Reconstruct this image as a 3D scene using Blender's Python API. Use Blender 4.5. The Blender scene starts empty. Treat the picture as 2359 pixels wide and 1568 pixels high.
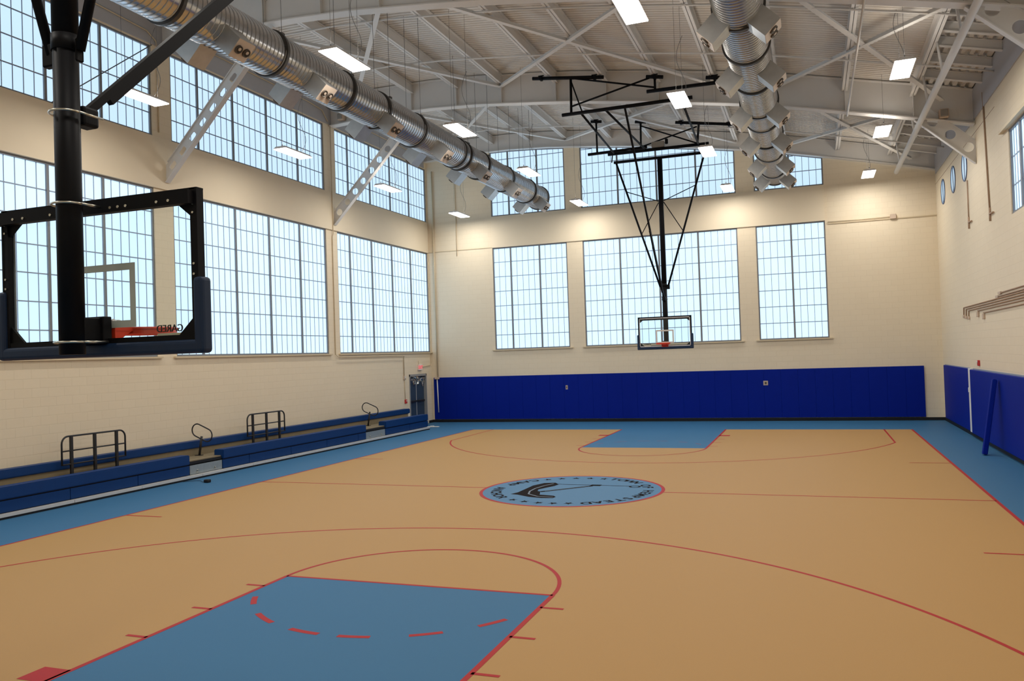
import bpy, bmesh, math, random
from mathutils import Vector, Matrix
random.seed(7)
SC = bpy.context.scene
COL = SC.collection
PI = math.pi

# ------------------------------------------------------------------ helpers
def lin(r, g, b):
    f = lambda c: (c/255.0)/12.92 if c/255.0 <= 0.04045 else ((c/255.0+0.055)/1.055)**2.4
    return (f(r), f(g), f(b), 1.0)

def interp(x, pts):
    if x <= pts[0][0]: return pts[0][1]
    for (a, za), (b, zb) in zip(pts, pts[1:]):
        if x <= b: return za+(zb-za)*(x-a)/(b-a)
    return pts[-1][1]

class MB:
    """collects shapes in world coordinates, links them as one mesh object"""
    def __init__(self): self.bm = bmesh.new()
    def hexa(self, c):
        v = [self.bm.verts.new(p) for p in c]
        for f in ((0,3,2,1),(4,5,6,7),(0,1,5,4),(1,2,6,5),(2,3,7,6),(3,0,4,7)):
            self.bm.faces.new([v[i] for i in f])
        return self
    def box(self, a, b):
        x0,x1 = sorted((a[0],b[0])); y0,y1 = sorted((a[1],b[1])); z0,z1 = sorted((a[2],b[2]))
        return self.hexa([(x0,y0,z0),(x1,y0,z0),(x1,y1,z0),(x0,y1,z0),(x0,y0,z1),(x1,y0,z1),(x1,y1,z1),(x0,y1,z1)])
    def rbox(self, a, b, r=0.02, seg=2):
        """box with rounded edges"""
        t = bmesh.new()
        x0,x1 = sorted((a[0],b[0])); y0,y1 = sorted((a[1],b[1])); z0,z1 = sorted((a[2],b[2]))
        m = Matrix.Translation(((x0+x1)/2,(y0+y1)/2,(z0+z1)/2)) @ Matrix.Diagonal((x1-x0,y1-y0,z1-z0,1))
        bmesh.ops.create_cube(t, size=1, matrix=m)
        bmesh.ops.bevel(t, geom=list(t.edges), offset=r, segments=seg, affect='EDGES', profile=0.5)
        self.merge(t); return self
    def merge(self, t, mat=None):
        mp = {}
        for v in t.verts: mp[v] = self.bm.verts.new(mat @ v.co if mat else v.co)
        for f in t.faces:
            try:
                nf = self.bm.faces.new([mp[v] for v in f.verts]); nf.smooth = f.smooth
            except ValueError: pass
        t.free()
    def bar(self, p, q, w, h, up=(0,0,1)):
        p, q = Vector(p), Vector(q); d = (q-p).normalized(); up = Vector(up)
        if abs(d.dot(up)) > .98: up = Vector((1,0,0))
        s = d.cross(up).normalized(); u = s.cross(d).normalized()
        c = [o+s*a*w/2+u*b*h/2 for o in (p,q) for a,b in ((-1,-1),(1,-1),(1,1),(-1,1))]
        return self.hexa(c)
    def tube(self, pts, r, n=10, caps=True, closed=False):
        pts = [Vector(p) for p in pts]; rings = []; N = len(pts)
        u = None
        for i, p in enumerate(pts):
            a = pts[i-1] if (i > 0 or closed) else p
            b = pts[(i+1) % N] if (i < N-1 or closed) else p
            d = (b-a)
            if d.length < 1e-9: d = Vector((0,0,1))
            d.normalize()
            if u is None:
                u = d.orthogonal().normalized()
            u = (u-d*u.dot(d))
            if u.length < 1e-6: u = d.orthogonal()
            u.normalize(); v = d.cross(u)
            rr = r[i] if isinstance(r, (list, tuple)) else r
            rings.append([self.bm.verts.new(p+(u*math.cos(t)+v*math.sin(t))*rr) for t in [2*PI*k/n for k in range(n)]])
        M = N if closed else N-1
        for i in range(M):
            A, B = rings[i], rings[(i+1) % N]
            for k in range(n):
                f = self.bm.faces.new((A[k],A[(k+1)%n],B[(k+1)%n],B[k])); f.smooth = True
        if caps and not closed:
            self.bm.faces.new(rings[0][::-1]); self.bm.faces.new(rings[-1])
        return self
    def ring(self, c, axis, R, r, n=28, m=8):
        c, axis = Vector(c), Vector(axis).normalized(); u = axis.orthogonal().normalized(); v = axis.cross(u)
        return self.tube([c+(u*math.cos(t)+v*math.sin(t))*R for t in [2*PI*k/n for k in range(n)]], r, m, closed=True)
    def prism(self, poly, vec):
        """planar polygon (3-D points) pushed along vec"""
        vec = Vector(vec); A = [self.bm.verts.new(p) for p in poly]; B = [self.bm.verts.new(Vector(p)+vec) for p in poly]
        n = len(poly); self.bm.faces.new(A[::-1]); self.bm.faces.new(B)
        for i in range(n): self.bm.faces.new((A[i],A[(i+1)%n],B[(i+1)%n],B[i]))
        return self
    def face(self, poly):
        self.bm.faces.new([self.bm.verts.new(p) for p in poly]); return self
    def strip(self, inner, outer, closed=False):
        A = [self.bm.verts.new(p) for p in inner]; B = [self.bm.verts.new(p) for p in outer]; n = len(A)
        for i in range(n if closed else n-1):
            j = (i+1) % n; self.bm.faces.new((A[i],B[i],B[j],A[j]))
        return self
    def build(self, name, mat, parent=None, fix=True):
        if fix: bmesh.ops.recalc_face_normals(self.bm, faces=list(self.bm.faces))
        org = Vector((0,0,0))
        if parent is not None:
            p = parent
            while p is not None: org += p.location; p = p.parent
        if org.length > 0:
            for v in self.bm.verts: v.co -= org
        me = bpy.data.meshes.new(name); self.bm.to_mesh(me); self.bm.free()
        if mat: me.materials.append(mat)
        o = bpy.data.objects.new(name, me); COL.objects.link(o)
        if parent is not None: o.parent = parent
        return o

def tag(o, label, cat, group=None):
    o['label'] = label; o['category'] = cat
    if group: o['group'] = group
    return o
def thing(name, loc, label, cat, group=None):
    o = bpy.data.objects.new(name, None); o.empty_display_size = .2; o.location = loc; COL.objects.link(o)
    return tag(o, label, cat, group)
def struct(o):
    o['kind'] = 'structure'; return o
def dup(root, loc, label, group=None):
    r = root.copy(); COL.objects.link(r); r.location = loc; r['label'] = label
    if group: r['group'] = group
    for ch in list(root.children):
        c = ch.copy(); COL.objects.link(c); c.parent = r
        for g in list(ch.children):
            d = g.copy(); COL.objects.link(d); d.parent = c
    return r
ORD = ['', 'first','second','third','fourth','fifth','sixth','seventh','eighth','ninth','tenth','eleventh','twelfth','thirteenth',
       'fourteenth','fifteenth','sixteenth','seventeenth','eighteenth','nineteenth','twentieth','twenty-first','twenty-second',
       'twenty-third','twenty-fourth','twenty-fifth','twenty-sixth','twenty-seventh','twenty-eighth','twenty-ninth','thirtieth',
       'thirty-first','thirty-second','thirty-third']

def text_mesh(mb, s, size, mat4, extrude=0.0, align='CENTER', bold=0.0):
    cu = bpy.data.curves.new('t', 'FONT'); cu.body = s; cu.size = size; cu.align_x = align; cu.align_y = 'CENTER'
    cu.extrude = extrude; cu.offset = bold; cu.resolution_u = 3
    ob = bpy.data.objects.new('t', cu); COL.objects.link(ob)
    dg = bpy.context.evaluated_depsgraph_get(); dg.update()
    me = bpy.data.meshes.new_from_object(ob.evaluated_get(dg))
    t = bmesh.new(); t.from_mesh(me); mb.merge(t, mat4)
    bpy.data.objects.remove(ob); bpy.data.curves.remove(cu); bpy.data.meshes.remove(me)

# ------------------------------------------------------------------ materials
def mat(name, col, rough=.6, metal=0.0, noise=0.0, nscale=8.0, spec=.3, bump=0.0, bscale=60.0):
    m = bpy.data.materials.new(name); m.use_nodes = True; nt = m.node_tree; b = nt.nodes['Principled BSDF']
    b.inputs['Base Color'].default_value = col; b.inputs['Roughness'].default_value = rough
    b.inputs['Metallic'].default_value = metal; b.inputs['Specular IOR Level'].default_value = spec
    tc = nt.nodes.new('ShaderNodeTexCoord')
    if noise > 0:
        n = nt.nodes.new('ShaderNodeTexNoise'); n.inputs['Scale'].default_value = nscale; n.inputs['Detail'].default_value = 4
        nt.links.new(tc.outputs['Object'], n.inputs['Vector'])
        r = nt.nodes.new('ShaderNodeMapRange'); r.inputs['To Min'].default_value = 1-noise; r.inputs['To Max'].default_value = 1+noise
        nt.links.new(n.outputs['Fac'], r.inputs['Value'])
        x = nt.nodes.new('ShaderNodeVectorMath'); x.operation = 'SCALE'; x.inputs[0].default_value = col[:3]
        nt.links.new(r.outputs['Result'], x.inputs['Scale']); nt.links.new(x.outputs['Vector'], b.inputs['Base Color'])
    if bump > 0:
        n = nt.nodes.new('ShaderNodeTexNoise'); n.inputs['Scale'].default_value = bscale
        nt.links.new(tc.outputs['Object'], n.inputs['Vector'])
        bp = nt.nodes.new('ShaderNodeBump'); bp.inputs['Strength'].default_value = bump; bp.inputs['Distance'].default_value = .01
        nt.links.new(n.outputs['Fac'], bp.inputs['Height']); nt.links.new(bp.outputs['Normal'], b.inputs['Normal'])
    return m

def block_mat(name, col, axis):
    """painted concrete block: 40 x 20 cm running bond, faint joints"""
    m = bpy.data.materials.new(name); m.use_nodes = True; nt = m.node_tree; b = nt.nodes['Principled BSDF']
    b.inputs['Roughness'].default_value = .55; b.inputs['Specular IOR Level'].default_value = .25
    tc = nt.nodes.new('ShaderNodeTexCoord'); sp = nt.nodes.new('ShaderNodeSeparateXYZ'); cb = nt.nodes.new('ShaderNodeCombineXYZ')
    nt.links.new(tc.outputs['Object'], sp.inputs[0])
    nt.links.new(sp.outputs['Y' if axis == 'x' else 'X'], cb.inputs['X']); nt.links.new(sp.outputs['Z'], cb.inputs['Y'])
    br = nt.nodes.new('ShaderNodeTexBrick')
    br.inputs['Scale'].default_value = 1.0; br.inputs['Brick Width'].default_value = .406; br.inputs['Row Height'].default_value = .203
    br.inputs['Mortar Size'].default_value = .007; br.inputs['Mortar Smooth'].default_value = .4; br.inputs['Bias'].default_value = 0
    c = col
    br.inputs['Color1'].default_value = c; br.inputs['Color2'].default_value = (c[0]*.985, c[1]*.98, c[2]*.975, 1)
    br.inputs['Mortar'].default_value = (c[0]*.93, c[1]*.92, c[2]*.90, 1)
    nt.links.new(cb.outputs[0], br.inputs['Vector']); nt.links.new(br.outputs['Color'], b.inputs['Base Color'])
    bp = nt.nodes.new('ShaderNodeBump'); bp.invert = True; bp.inputs['Strength'].default_value = .3; bp.inputs['Distance'].default_value = .006
    nt.links.new(br.outputs['Fac'], bp.inputs['Height']); nt.links.new(bp.outputs['Normal'], b.inputs['Normal'])
    return m

def emit(name, col, s):
    m = bpy.data.materials.new(name); m.use_nodes = True; nt = m.node_tree; nt.nodes.clear()
    o = nt.nodes.new('ShaderNodeOutputMaterial'); e = nt.nodes.new('ShaderNodeEmission')
    e.inputs['Color'].default_value = col; e.inputs['Strength'].default_value = s
    nt.links.new(e.outputs[0], o.inputs[0]); return m

def pane_mat(name, col, s):
    """daylit translucent fibreglass: glows with the daylight behind it, and is a slightly glossy sheet itself"""
    m = bpy.data.materials.new(name); m.use_nodes = True; nt = m.node_tree; b = nt.nodes['Principled BSDF']
    b.inputs['Base Color'].default_value = (.12,.13,.14,1); b.inputs['Roughness'].default_value = .3
    b.inputs['Specular IOR Level'].default_value = .35
    b.inputs['Emission Color'].default_value = col; b.inputs['Emission Strength'].default_value = s
    tc = nt.nodes.new('ShaderNodeTexCoord'); n = nt.nodes.new('ShaderNodeTexNoise'); n.inputs['Scale'].default_value = 1.2
    nt.links.new(tc.outputs['Object'], n.inputs['Vector'])
    r = nt.nodes.new('ShaderNodeMapRange'); r.inputs['To Min'].default_value = s*.96; r.inputs['To Max'].default_value = s*1.04
    nt.links.new(n.outputs['Fac'], r.inputs['Value']); nt.links.new(r.outputs['Result'], b.inputs['Emission Strength'])
    return m

def glass_mat(name, tint, gl=.06):
    m = bpy.data.materials.new(name); m.use_nodes = True; nt = m.node_tree; nt.nodes.clear()
    o = nt.nodes.new('ShaderNodeOutputMaterial'); t = nt.nodes.new('ShaderNodeBsdfTransparent'); t.inputs[0].default_value = tint
    g = nt.nodes.new('ShaderNodeBsdfGlossy'); g.inputs['Roughness'].default_value = .05
    mx = nt.nodes.new('ShaderNodeMixShader'); mx.inputs[0].default_value = gl
    nt.links.new(t.outputs[0], mx.inputs[1]); nt.links.new(g.outputs[0], mx.inputs[2]); nt.links.new(mx.outputs[0], o.inputs[0])
    return m

CREAM = (.80,.695,.525,1)
M = {}
M['block_x'] = block_mat('painted_block_side', CREAM, 'x')
M['block_y'] = block_mat('painted_block_end', CREAM, 'y')
M['plaster'] = mat('painted_plaster', (.80,.695,.525,1), .6, noise=.02, nscale=3)
M['sill'] = mat('sill_cream', (.64,.53,.36,1), .5, noise=.03)
M['floor_blue'] = mat('floor_blue', (.043,.152,.29,1), .55, noise=.05, nscale=90, spec=.12)
M['floor_tan'] = mat('floor_tan', (.45,.262,.096,1), .55, noise=.05, nscale=90, spec=.12)
M['line_red'] = mat('line_red', (.40,.022,.022,1), .55, noise=.05, nscale=40, spec=.12)
M['logo_blue'] = mat('logo_blue', (.085,.20,.34,1), .55, noise=.04, nscale=80, spec=.12)
M['logo_black'] = mat('logo_black', (.022,.018,.018,1), .9, noise=.05, nscale=60, spec=.02)
M['logo_grey'] = mat('logo_grey', (.22,.26,.31,1), .7, noise=.03, spec=.05)
M['deck'] = mat('roof_deck_paint', (.70,.665,.62,1), .6, noise=.03, nscale=2)
M['steel_white'] = mat('steel_white_paint', (.70,.685,.665,1), .5, noise=.03, nscale=3)
M['eave_grey'] = mat('eave_grey_paint', (.42,.42,.44,1), .55, noise=.03, nscale=3)
M['galv'] = mat('galvanised_spiral', (.55,.55,.555,1), .22, 1.0, noise=.14, nscale=6)
M['galv_box'] = mat('galvanised_sheet', (.50,.50,.49,1), .38, .9, noise=.12, nscale=9)
M['galv_dark'] = mat('duct_flange_dark', (.10,.095,.09,1), .45, .7, noise=.1)
M['nozzle_plate'] = mat('nozzle_plate_tan', (.60,.50,.41,1), .5, .15, noise=.05)
M['nozzle_dark'] = mat('nozzle_bore', (.10,.085,.07,1), .5, .5, noise=.05)
M['black'] = mat('black_steel', (.006,.006,.0075,1), .5, 0, noise=.15, nscale=10, spec=.12)
M['black_rail'] = mat('black_rail', (.016,.016,.018,1), .45, 0, noise=.1, spec=.4)
M['bolt'] = mat('zinc_bolt', (.6,.58,.5,1), .3, 1.0, noise=.05)
M['navy'] = mat('navy_padding', (.006,.022,.062,1), .5, noise=.08, spec=.35)
M['frame_grey'] = mat('window_frame', (.22,.23,.25,1), .45, .3, noise=.05)
M['grid_grey'] = mat('window_grid', (.33,.40,.52,1), .5, .1, noise=.04)
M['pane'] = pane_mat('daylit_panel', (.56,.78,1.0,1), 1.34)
M['pane_high'] = pane_mat('daylit_panel_eave_shade', (.575,.80,1.0,1), 1.06)  # dimmer copy of the daylit panel, eave shade set into its emission
M['housing'] = mat('lamp_housing', (.75,.72,.70,1), .45, noise=.02)
M['lens'] = emit('lamp_lens', (1.0,.96,.90,1), 9.0)
M['wire'] = mat('steel_wire', (.16,.16,.16,1), .5, .6, noise=.05)
M['pad_blue'] = mat('vinyl_pad_blue', (.0015,.015,.25,1), .55, noise=.06, nscale=5, spec=.08, bump=.1, bscale=90)
M['pad_edge'] = mat('pad_backer', (.30,.33,.40,1), .6, noise=.05)
M['seat_blue'] = mat('seat_plastic_blue', (.002,.036,.155,1), .5, noise=.08, nscale=5, spec=.25, bump=.15, bscale=150)
M['alu'] = mat('aluminium_trim', (.70,.69,.67,1), .4, .3, noise=.08)
M['galv_riser'] = mat('galvanised_riser', (.36,.41,.43,1), .45, .6, noise=.12, nscale=14)
M['plywood'] = mat('plywood_deck', (.26,.21,.13,1), .5, noise=.12, nscale=7)
M['rubber'] = mat('black_rubber', (.012,.012,.014,1), .6, noise=.1)
M['door'] = mat('door_slate_paint', (.035,.06,.10,1), .45, noise=.06)
M['door_frame'] = mat('door_frame_paint', (.30,.30,.30,1), .5, noise=.05)
M['film'] = glass_mat('plastic_film', (.62,.66,.72,1), .35)
M['film_pale'] = mat('pale_plastic', (.62,.58,.55,1), .3, noise=.08, spec=.5)
M['glass'] = glass_mat('board_glass', (.955,.985,.99,1), .03)
M['rim'] = mat('rim_orange', (.70,.045,.012,1), .4, noise=.05, spec=.4)
M['target'] = mat('target_paint', (.66,.62,.55,1), .5, noise=.04)
M['board_edge'] = mat('board_white_line', (.70,.68,.70,1), .5, noise=.03)
M['sticker'] = mat('sticker_cream', (.72,.66,.50,1), .5, noise=.03)
M['red'] = mat('alarm_red', (.50,.03,.03,1), .4, noise=.05)
M['beige'] = mat('beige_plastic', (.56,.44,.34,1), .5, noise=.05)
M['conduit'] = mat('painted_conduit', (.60,.49,.33,1), .5, noise=.04)
M['conduit_red'] = mat('reddish_conduit', (.42,.29,.20,1), .5, noise=.06)
M['white'] = mat('white_paint', (.74,.74,.72,1), .5, noise=.03)
M['exit_face'] = mat('exit_face', (.82,.74,.70,1), .4, noise=.02)
M['exit_red'] = emit('exit_letters', (1.0,.10,.12,1), .9)
M['round_glass'] = pane_mat('round_pane', (.55,.80,1.0,1), .70)
M['round_frame'] = mat('round_frame_blue', (.04,.09,.22,1), .4, .2, noise=.05)
M['grey_box'] = mat('grey_fixture', (.30,.28,.25,1), .5, noise=.05)

# ------------------------------------------------------------------ measured dimensions
XL, XR, YF, YN = -10.986, 9.08, 3.389, -30.6
ZS, ZH, US, UH = 3.074, 7.426, 8.764, 11.119
L = 25.615; WH = 7.65; HL = 1.829; FT = 5.55
ZF = [(-11.2,11.09),(-9,11.21),(-7,11.19),(-5.3,11.09),(-2.36,10.79),(.4,10.40),(2.96,9.98),(4.76,9.60),(6.47,9.20),(7.88,8.88),(9.3,8.52)]
zf = lambda x: interp(x, ZF)             # underside of the girders
zp = lambda x: zf(x)+.62                 # underside of the purlins
zd = lambda x: zf(x)+.98                 # underside of the deck
GY = (-12.2, -4.2)                       # the two girders in view
PX = (-9.3,-7.72,-6.05,-4.45,-2.6,-.97,.65,2.3,4.05,5.88,7.6)

# ------------------------------------------------------------------ floor and its painting
fl = struct(MB().box((XL-.3,YN-.3,-.2),(XR+.3,YF+.3,0)).build('floor', M['floor_blue']))
Z1, Z2, Z3, Z4, Z5 = .0006, .0012, .0018, .0024, .0030
def flat(name, mt, polys, z, parent=fl):
    mb = MB()
    for p in polys: mb.face([(x,y,z) for x,y in p])
    o = mb.build(name, mt, parent, fix=False)
    for f in o.data.polygons:
        if f.normal.z < 0: f.flip()
    return o
def rect(x0,y0,x1,y1): return [(x0,y0),(x1,y0),(x1,y1),(x0,y1)]
def seg(a, b, w):
    a, b = Vector(a), Vector(b); d = (b-a).normalized(); s = Vector((-d.y,d.x))*w/2
    return [tuple(a-s),tuple(b-s),tuple(b+s),tuple(a+s)]
def arc(cx, cy, R, a0, a1, w, n=72):
    t = [math.radians(a0+(a1-a0)*i/n) for i in range(n+1)]
    return [[(cx+r*math.cos(u),cy+r*math.sin(u)) for r,u in ((R-w/2,p),(R+w/2,p),(R+w/2,q),(R-w/2,q))] for p,q in zip(t,t[1:])]
LW = .05
flat('court_field', M['floor_tan'], [rect(-WH,-L,WH,0)], Z1)
flat('lane_paint', M['floor_blue'], [rect(-HL,-FT,HL,0)], Z2)
flat('lane_paint', M['floor_blue'], [rect(-HL,-L,HL,-L+FT)], Z2)
CY = -12.93
flat('boundary_line', M['line_red'], [seg((-WH,-L),(-WH,0),LW),seg((WH,-L),(WH,0),LW+.01),seg((-WH,-L),(WH,-L),LW)], Z3)
flat('centre_line', M['line_red'], [seg((-WH,CY),(WH,CY),LW)], Z3)
R3, W3, YC3 = 7.19, 6.83, 3.8
a3 = math.degrees(math.asin((YC3-1.6)/R3))
def three(sgn, base):
    ps = [seg((-W3,base),(-W3,base-sgn*YC3),LW), seg((W3,base),(W3,base-sgn*YC3),LW)]
    aa = math.degrees(math.atan2(YC3-1.6, W3))
    cy = base-sgn*1.6
    if sgn > 0: ps += arc(0,cy,R3,180+aa,360-aa,LW,120)
    else: ps += arc(0,cy,R3,aa,180-aa,LW,120)
    return ps
flat('three_point_line', M['line_red'], three(1,0), Z3)
flat('three_point_line', M['line_red'], three(-1,-L), Z3)
def key(sgn, base, dashes, full):
    y = lambda d: base-sgn*d
    ps = [seg((-HL,y(0)),(-HL,y(FT)),LW+.01), seg((HL,y(0)),(HL,y(FT)),LW+.01)]
    if full: ps.append(seg((-HL,y(FT)),(HL,y(FT)),LW))
    ps += arc(0,y(FT),HL,180 if sgn>0 else 0,360 if sgn>0 else 180,LW,48)
    for d in (FT-.468,FT-.468-.971,FT-.468-1.942):
        for s in (-1,1): ps.append(seg((s*HL,y(d)),(s*(HL+.27),y(d)),LW))
    for s in (-1,1): ps.append(rect(s*HL,y(FT-3.63),s*(HL+.33),y(FT-3.33)))
    return ps
flat('lane_line', M['line_red'], key(-1,-L,True,True), Z4)
flat('lane_line', M['line_red'], key(1,0,True,False), Z4)
DA = ((-151.4,-141.5),(-129.4,-116.2),(-105.7,-93.5),(-86.5,-75.7),(-63.6,-53),(-41.1,-30.4))
dd = []
for a,b in DA: dd += arc(0,-L+FT,1.865,a,b,LW+.02,5)
flat('dashed_arc', M['line_red'], dd, Z4)
dd = []
for a,b in DA: dd += arc(0,-FT,1.82,-a,-b,LW*.5,5)
flat('dashed_arc', M['line_red'], dd, Z4)
flat('sideline_tick', M['line_red'], [seg((-WH,-17.03),(-WH+.86,-17.03),LW),seg((-WH,-8.7),(-WH+.9,-8.7),LW),
     seg((WH,-8.08),(WH-.88,-8.08),LW),seg((WH,-16.92),(WH-.88,-16.92),LW)], Z4)
# centre emblem
RC = 1.86
circ = lambda r,n=96: [(r*math.cos(2*PI*k/n), CY+r*math.sin(2*PI*k/n)) for k in range(n)]
emb = flat('centre_emblem', M['logo_blue'], [circ(RC)], Z4)
flat('emblem_ring', M['line_red'], arc(0,CY,RC,0,360,.07,120), Z5, emb)
mb = MB()
def arc_text(s, a0, a1, r, size, outward):
    n = len(s)
    for i, ch in enumerate(s):
        if ch == ' ': continue
        th = math.radians(a0+(a1-a0)*i/(n-1))
        up = Vector((math.cos(th),math.sin(th),0))*(1 if outward else -1)
        rt = Vector((up.y,-up.x,0)); p = Vector((r*math.cos(th),CY+r*math.sin(th),Z5+.0003))
        m = Matrix((( rt.x*1.05,up.x,0,p.x),(rt.y*1.05,up.y,0,p.y),(0,0,1,p.z),(0,0,0,1)))
        text_mesh(mb, ch, size, m, bold=.010)
arc_text('TOWN OF HEMPSTEAD', 69, -64, 1.56, .29, True)
arc_text('CAMP ANCHOR', 138, 224, 1.56, .30, False)
mb.build('emblem_lettering', M['logo_black'], emb, fix=False)
def star(a, r, s):
    c = Vector((r*math.cos(math.radians(a)), CY+r*math.sin(math.radians(a))))
    return [(c.x+q*math.cos(math.radians(a+36*k)), c.y+q*math.sin(math.radians(a+36*k))) for k,q in enumerate([s,s*.42]*5)]
flat('emblem_star', M['logo_black'], [star(a,1.53,.11) for a in (78,90,102,114,126)]+[star(a,1.53,.11) for a in (-76,-87,-98,-110,-122)], Z5, emb)
ANC = [(-1.08,-.70),(-1.0,-.47),(-.98,.05),(-.97,.40),(-.83,.76),(-.60,.84),(-.46,.62),(-.49,.40),(-.60,.16),(-.69,-.08),(-.65,-.25),(-.58,-.30),
       (-.52,-.48),(-.47,-.66),(-.15,-.74),(-.07,-.86),(-.09,-1.0),(-.31,-1.03),(-.60,-.95),(-.91,-.74)]
flat('emblem_anchor', M['logo_black'], [[(x,y+CY) for x,y in ANC], [(x,y+CY) for x,y in seg((-.53,.655),(1.12,.615),.045)],
     [(x,y+CY) for x,y in seg((-.57,-.34),(.30,.54),.11)], [(x,y+CY) for x,y in seg((.25,.62),(.47,.62),.16)]]+
     [[(x,y+CY) for x,y in q] for q in arc(1.2,.57,.10,0,360,.05,24)], Z5, emb)
flat('emblem_rope', M['logo_grey'], [[(x,y+CY) for x,y in seg(a,b,.035)] for a,b in zip(
     [(-.60,.70),(-.72,.42),(-.80,.05),(-.80,-.30),(-.72,-.62),(-.45,-.86),(-.18,-.90)],[(-.72,.42),(-.80,.05),(-.80,-.30),(-.72,-.62),(-.45,-.86),(-.18,-.90),(-.12,-.90)])]
     +[[(x,y+CY) for x,y in seg((-.50,-.24),(.24,.50),.02)]], Z5+.0006, emb)

# ------------------------------------------------------------------ walls
T = .32
def wall_left():
    mb = MB()
    holes = [(a,b,z0,z1) for (a,b) in ((-27.9,-20.6),(-19.95,-12.61),(-11.943,-4.687),(-3.977,3.306)) for z0,z1 in ((ZS,ZH),(US,UH))]
    dr = (1.20,2.80,0,2.16)
    holes.append(dr)
    ys = sorted({YN-.3,YF+T}|{h[0] for h in holes}|{h[1] for h in holes}); zs = sorted({0,11.45}|{h[2] for h in holes}|{h[3] for h in holes})
    for y0,y1 in zip(ys,ys[1:]):
        run = None
        for z0,z1 in zip(zs,zs[1:]):
            hit = any(h[0]-1e-6<=y0 and y1<=h[1]+1e-6 and h[2]-1e-6<=z0 and z1<=h[3]+1e-6 for h in holes)
            if hit:
                if run: mb.box((XL-T,y0,run[0]),(XL,y1,run[1])); run = None
            else: run = (run[0] if run else z0, z1)
        if run: mb.box((XL-T,y0,run[0]),(XL,y1,run[1]))
    return struct(mb.build('wall_left', M['block_x']))
wall_left()
def wall_far():
    mb = MB(); xs = [XL,-9.5,-7.951,-4.635,-3.966,-2.4,-.9,.7,2.197,2.873,4.1,5.358,7.2,XR]
    win = ((-7.951,-4.635),(-3.966,2.197),(2.873,5.358)); top = lambda x: zf(x)+.34
    for x0,x1 in zip(xs,xs[1:]):
        w = any(a-1e-6<=x0 and x1<=b+1e-6 for a,b in win)
        def colm(z0,za,zb): mb.hexa([(x0,YF,z0),(x1,YF,z0),(x1,YF+T,z0),(x0,YF+T,z0),(x0,YF,za),(x1,YF,zb),(x1,YF+T,zb),(x0,YF+T,za)])
        if w: colm(0,ZS,ZS); colm(ZH,US,US)
        else: colm(0,top(x0),top(x1))
    return struct(mb.build('wall_far', M['block_y']))
wall_far()
def wall_right():
    mb = MB(); ztop = 8.95
    rects = [(-14.6,-7.98,5.6,7.52)]
    rounds = [(1.69,7.83,.425),(-.405,7.84,.425),(-2.43,7.82,.425)]
    ys = sorted({YN-.3,YF,-14.6,-7.98,-3.1,-1.75,.27,1.02,2.4,-1.08}|set())
    cells = [(-3.1,-1.75,rounds[2]),(-1.08,.27,rounds[1]),(1.02,2.4,rounds[0])]
    for y0,y1 in zip(ys,ys[1:]):
        c = [q for a,b,q in cells if abs(a-y0)<1e-6]
        if (y0,y1) == (-14.6,-7.98):
            mb.box((XR,y0,0),(XR+T,y1,5.6)); mb.box((XR,y0,7.52),(XR+T,y1,ztop))
        elif c:
            cy,cz,r = c[0]; z0,z1 = cz-.62,cz+.62
            mb.box((XR,y0,0),(XR+T,y1,z0)); mb.box((XR,y0,z1),(XR+T,y1,ztop))
            n = 48; A=[];B=[]
            for k in range(n):
                t = 2*PI*(k+.5)/n; A.append((cy+r*math.cos(t),cz+r*math.sin(t)))
                dy,dz = math.cos(t),math.sin(t); hy = (y1-cy) if dy>0 else (cy-y0)
                s = min(hy/max(abs(dy),1e-6),.62/max(abs(dz),1e-6)); B.append((cy+dy*s,cz+dz*s))
            # corners of the square belong to the ring too
            for k in range(n):
                j=(k+1)%n; q=[B[k]]
                if abs(B[k][0]-B[j][0])>1e-6 and abs(B[k][1]-B[j][1])>1e-6:
                    q.append((y1 if (B[k][0]+B[j][0])/2>cy else y0, z1 if (B[k][1]+B[j][1])/2>cz else z0))
                q.append(B[j])
                mb.face([(XR,)+A[k]]+[(XR,)+p for p in q]+[(XR,)+A[j]])
                mb.face([(XR,)+A[k],(XR,)+A[j],(XR+T,)+A[j],(XR+T,)+A[k]])
        else: mb.box((XR,y0,0),(XR+T,y1,ztop))
    return struct(mb.build('wall_right', M['block_x'], fix=False))
wall_right()
struct(MB().box((XL-T,YN-T,0),(XR+T,YN,12.3)).build('wall_near', M['block_y']))
# smooth bands between the window rows
struct(MB().box((XL,YN,ZH+.004),(XL+.05,3.30,US-.004)).build('trim_1', M['plaster']))
struct(MB().box((-7.951,YF-.05,ZH+.004),(5.358,YF,US-.004)).build('trim_2', M['plaster']))
# grey steel above the left windows and along the top of the right wall
struct(MB().box((XL-T,YN,11.45),(XL,YF+T,12.35)).box((XL,YN,11.16),(XL+.03,YF-.25,12.03)).build('trim_3', M['eave_grey']))
struct(MB().box((XR-.03,YN,8.72),(XR,YF-.25,9.54)).box((XR,YN,8.95),(XR+T,YF+T,9.9)).build('trim_4', M['eave_grey']))
struct(MB().box((5.46,YF-.004,7.28),(XR,YF-.03,7.32)).box((XL,YF-.004,7.44),(-7.951,YF-.02,7.47)).build('trim_5', M['sill']))
# rubber cove base
struct(MB().box((XL,YF-.02,0),(XR,YF,.11)).build('baseboard_far', M['rubber']))
struct(MB().box((XR-.02,YN,0),(XR,YF-.02,.11)).build('baseboard_right', M['rubber']))
struct(MB().box((XL,2.95,0),(XL+.02,YF-.02,.11)).box((XL,YN,0),(XL+.02,1.05,.11)).build('baseboard_left', M['rubber']))

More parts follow.
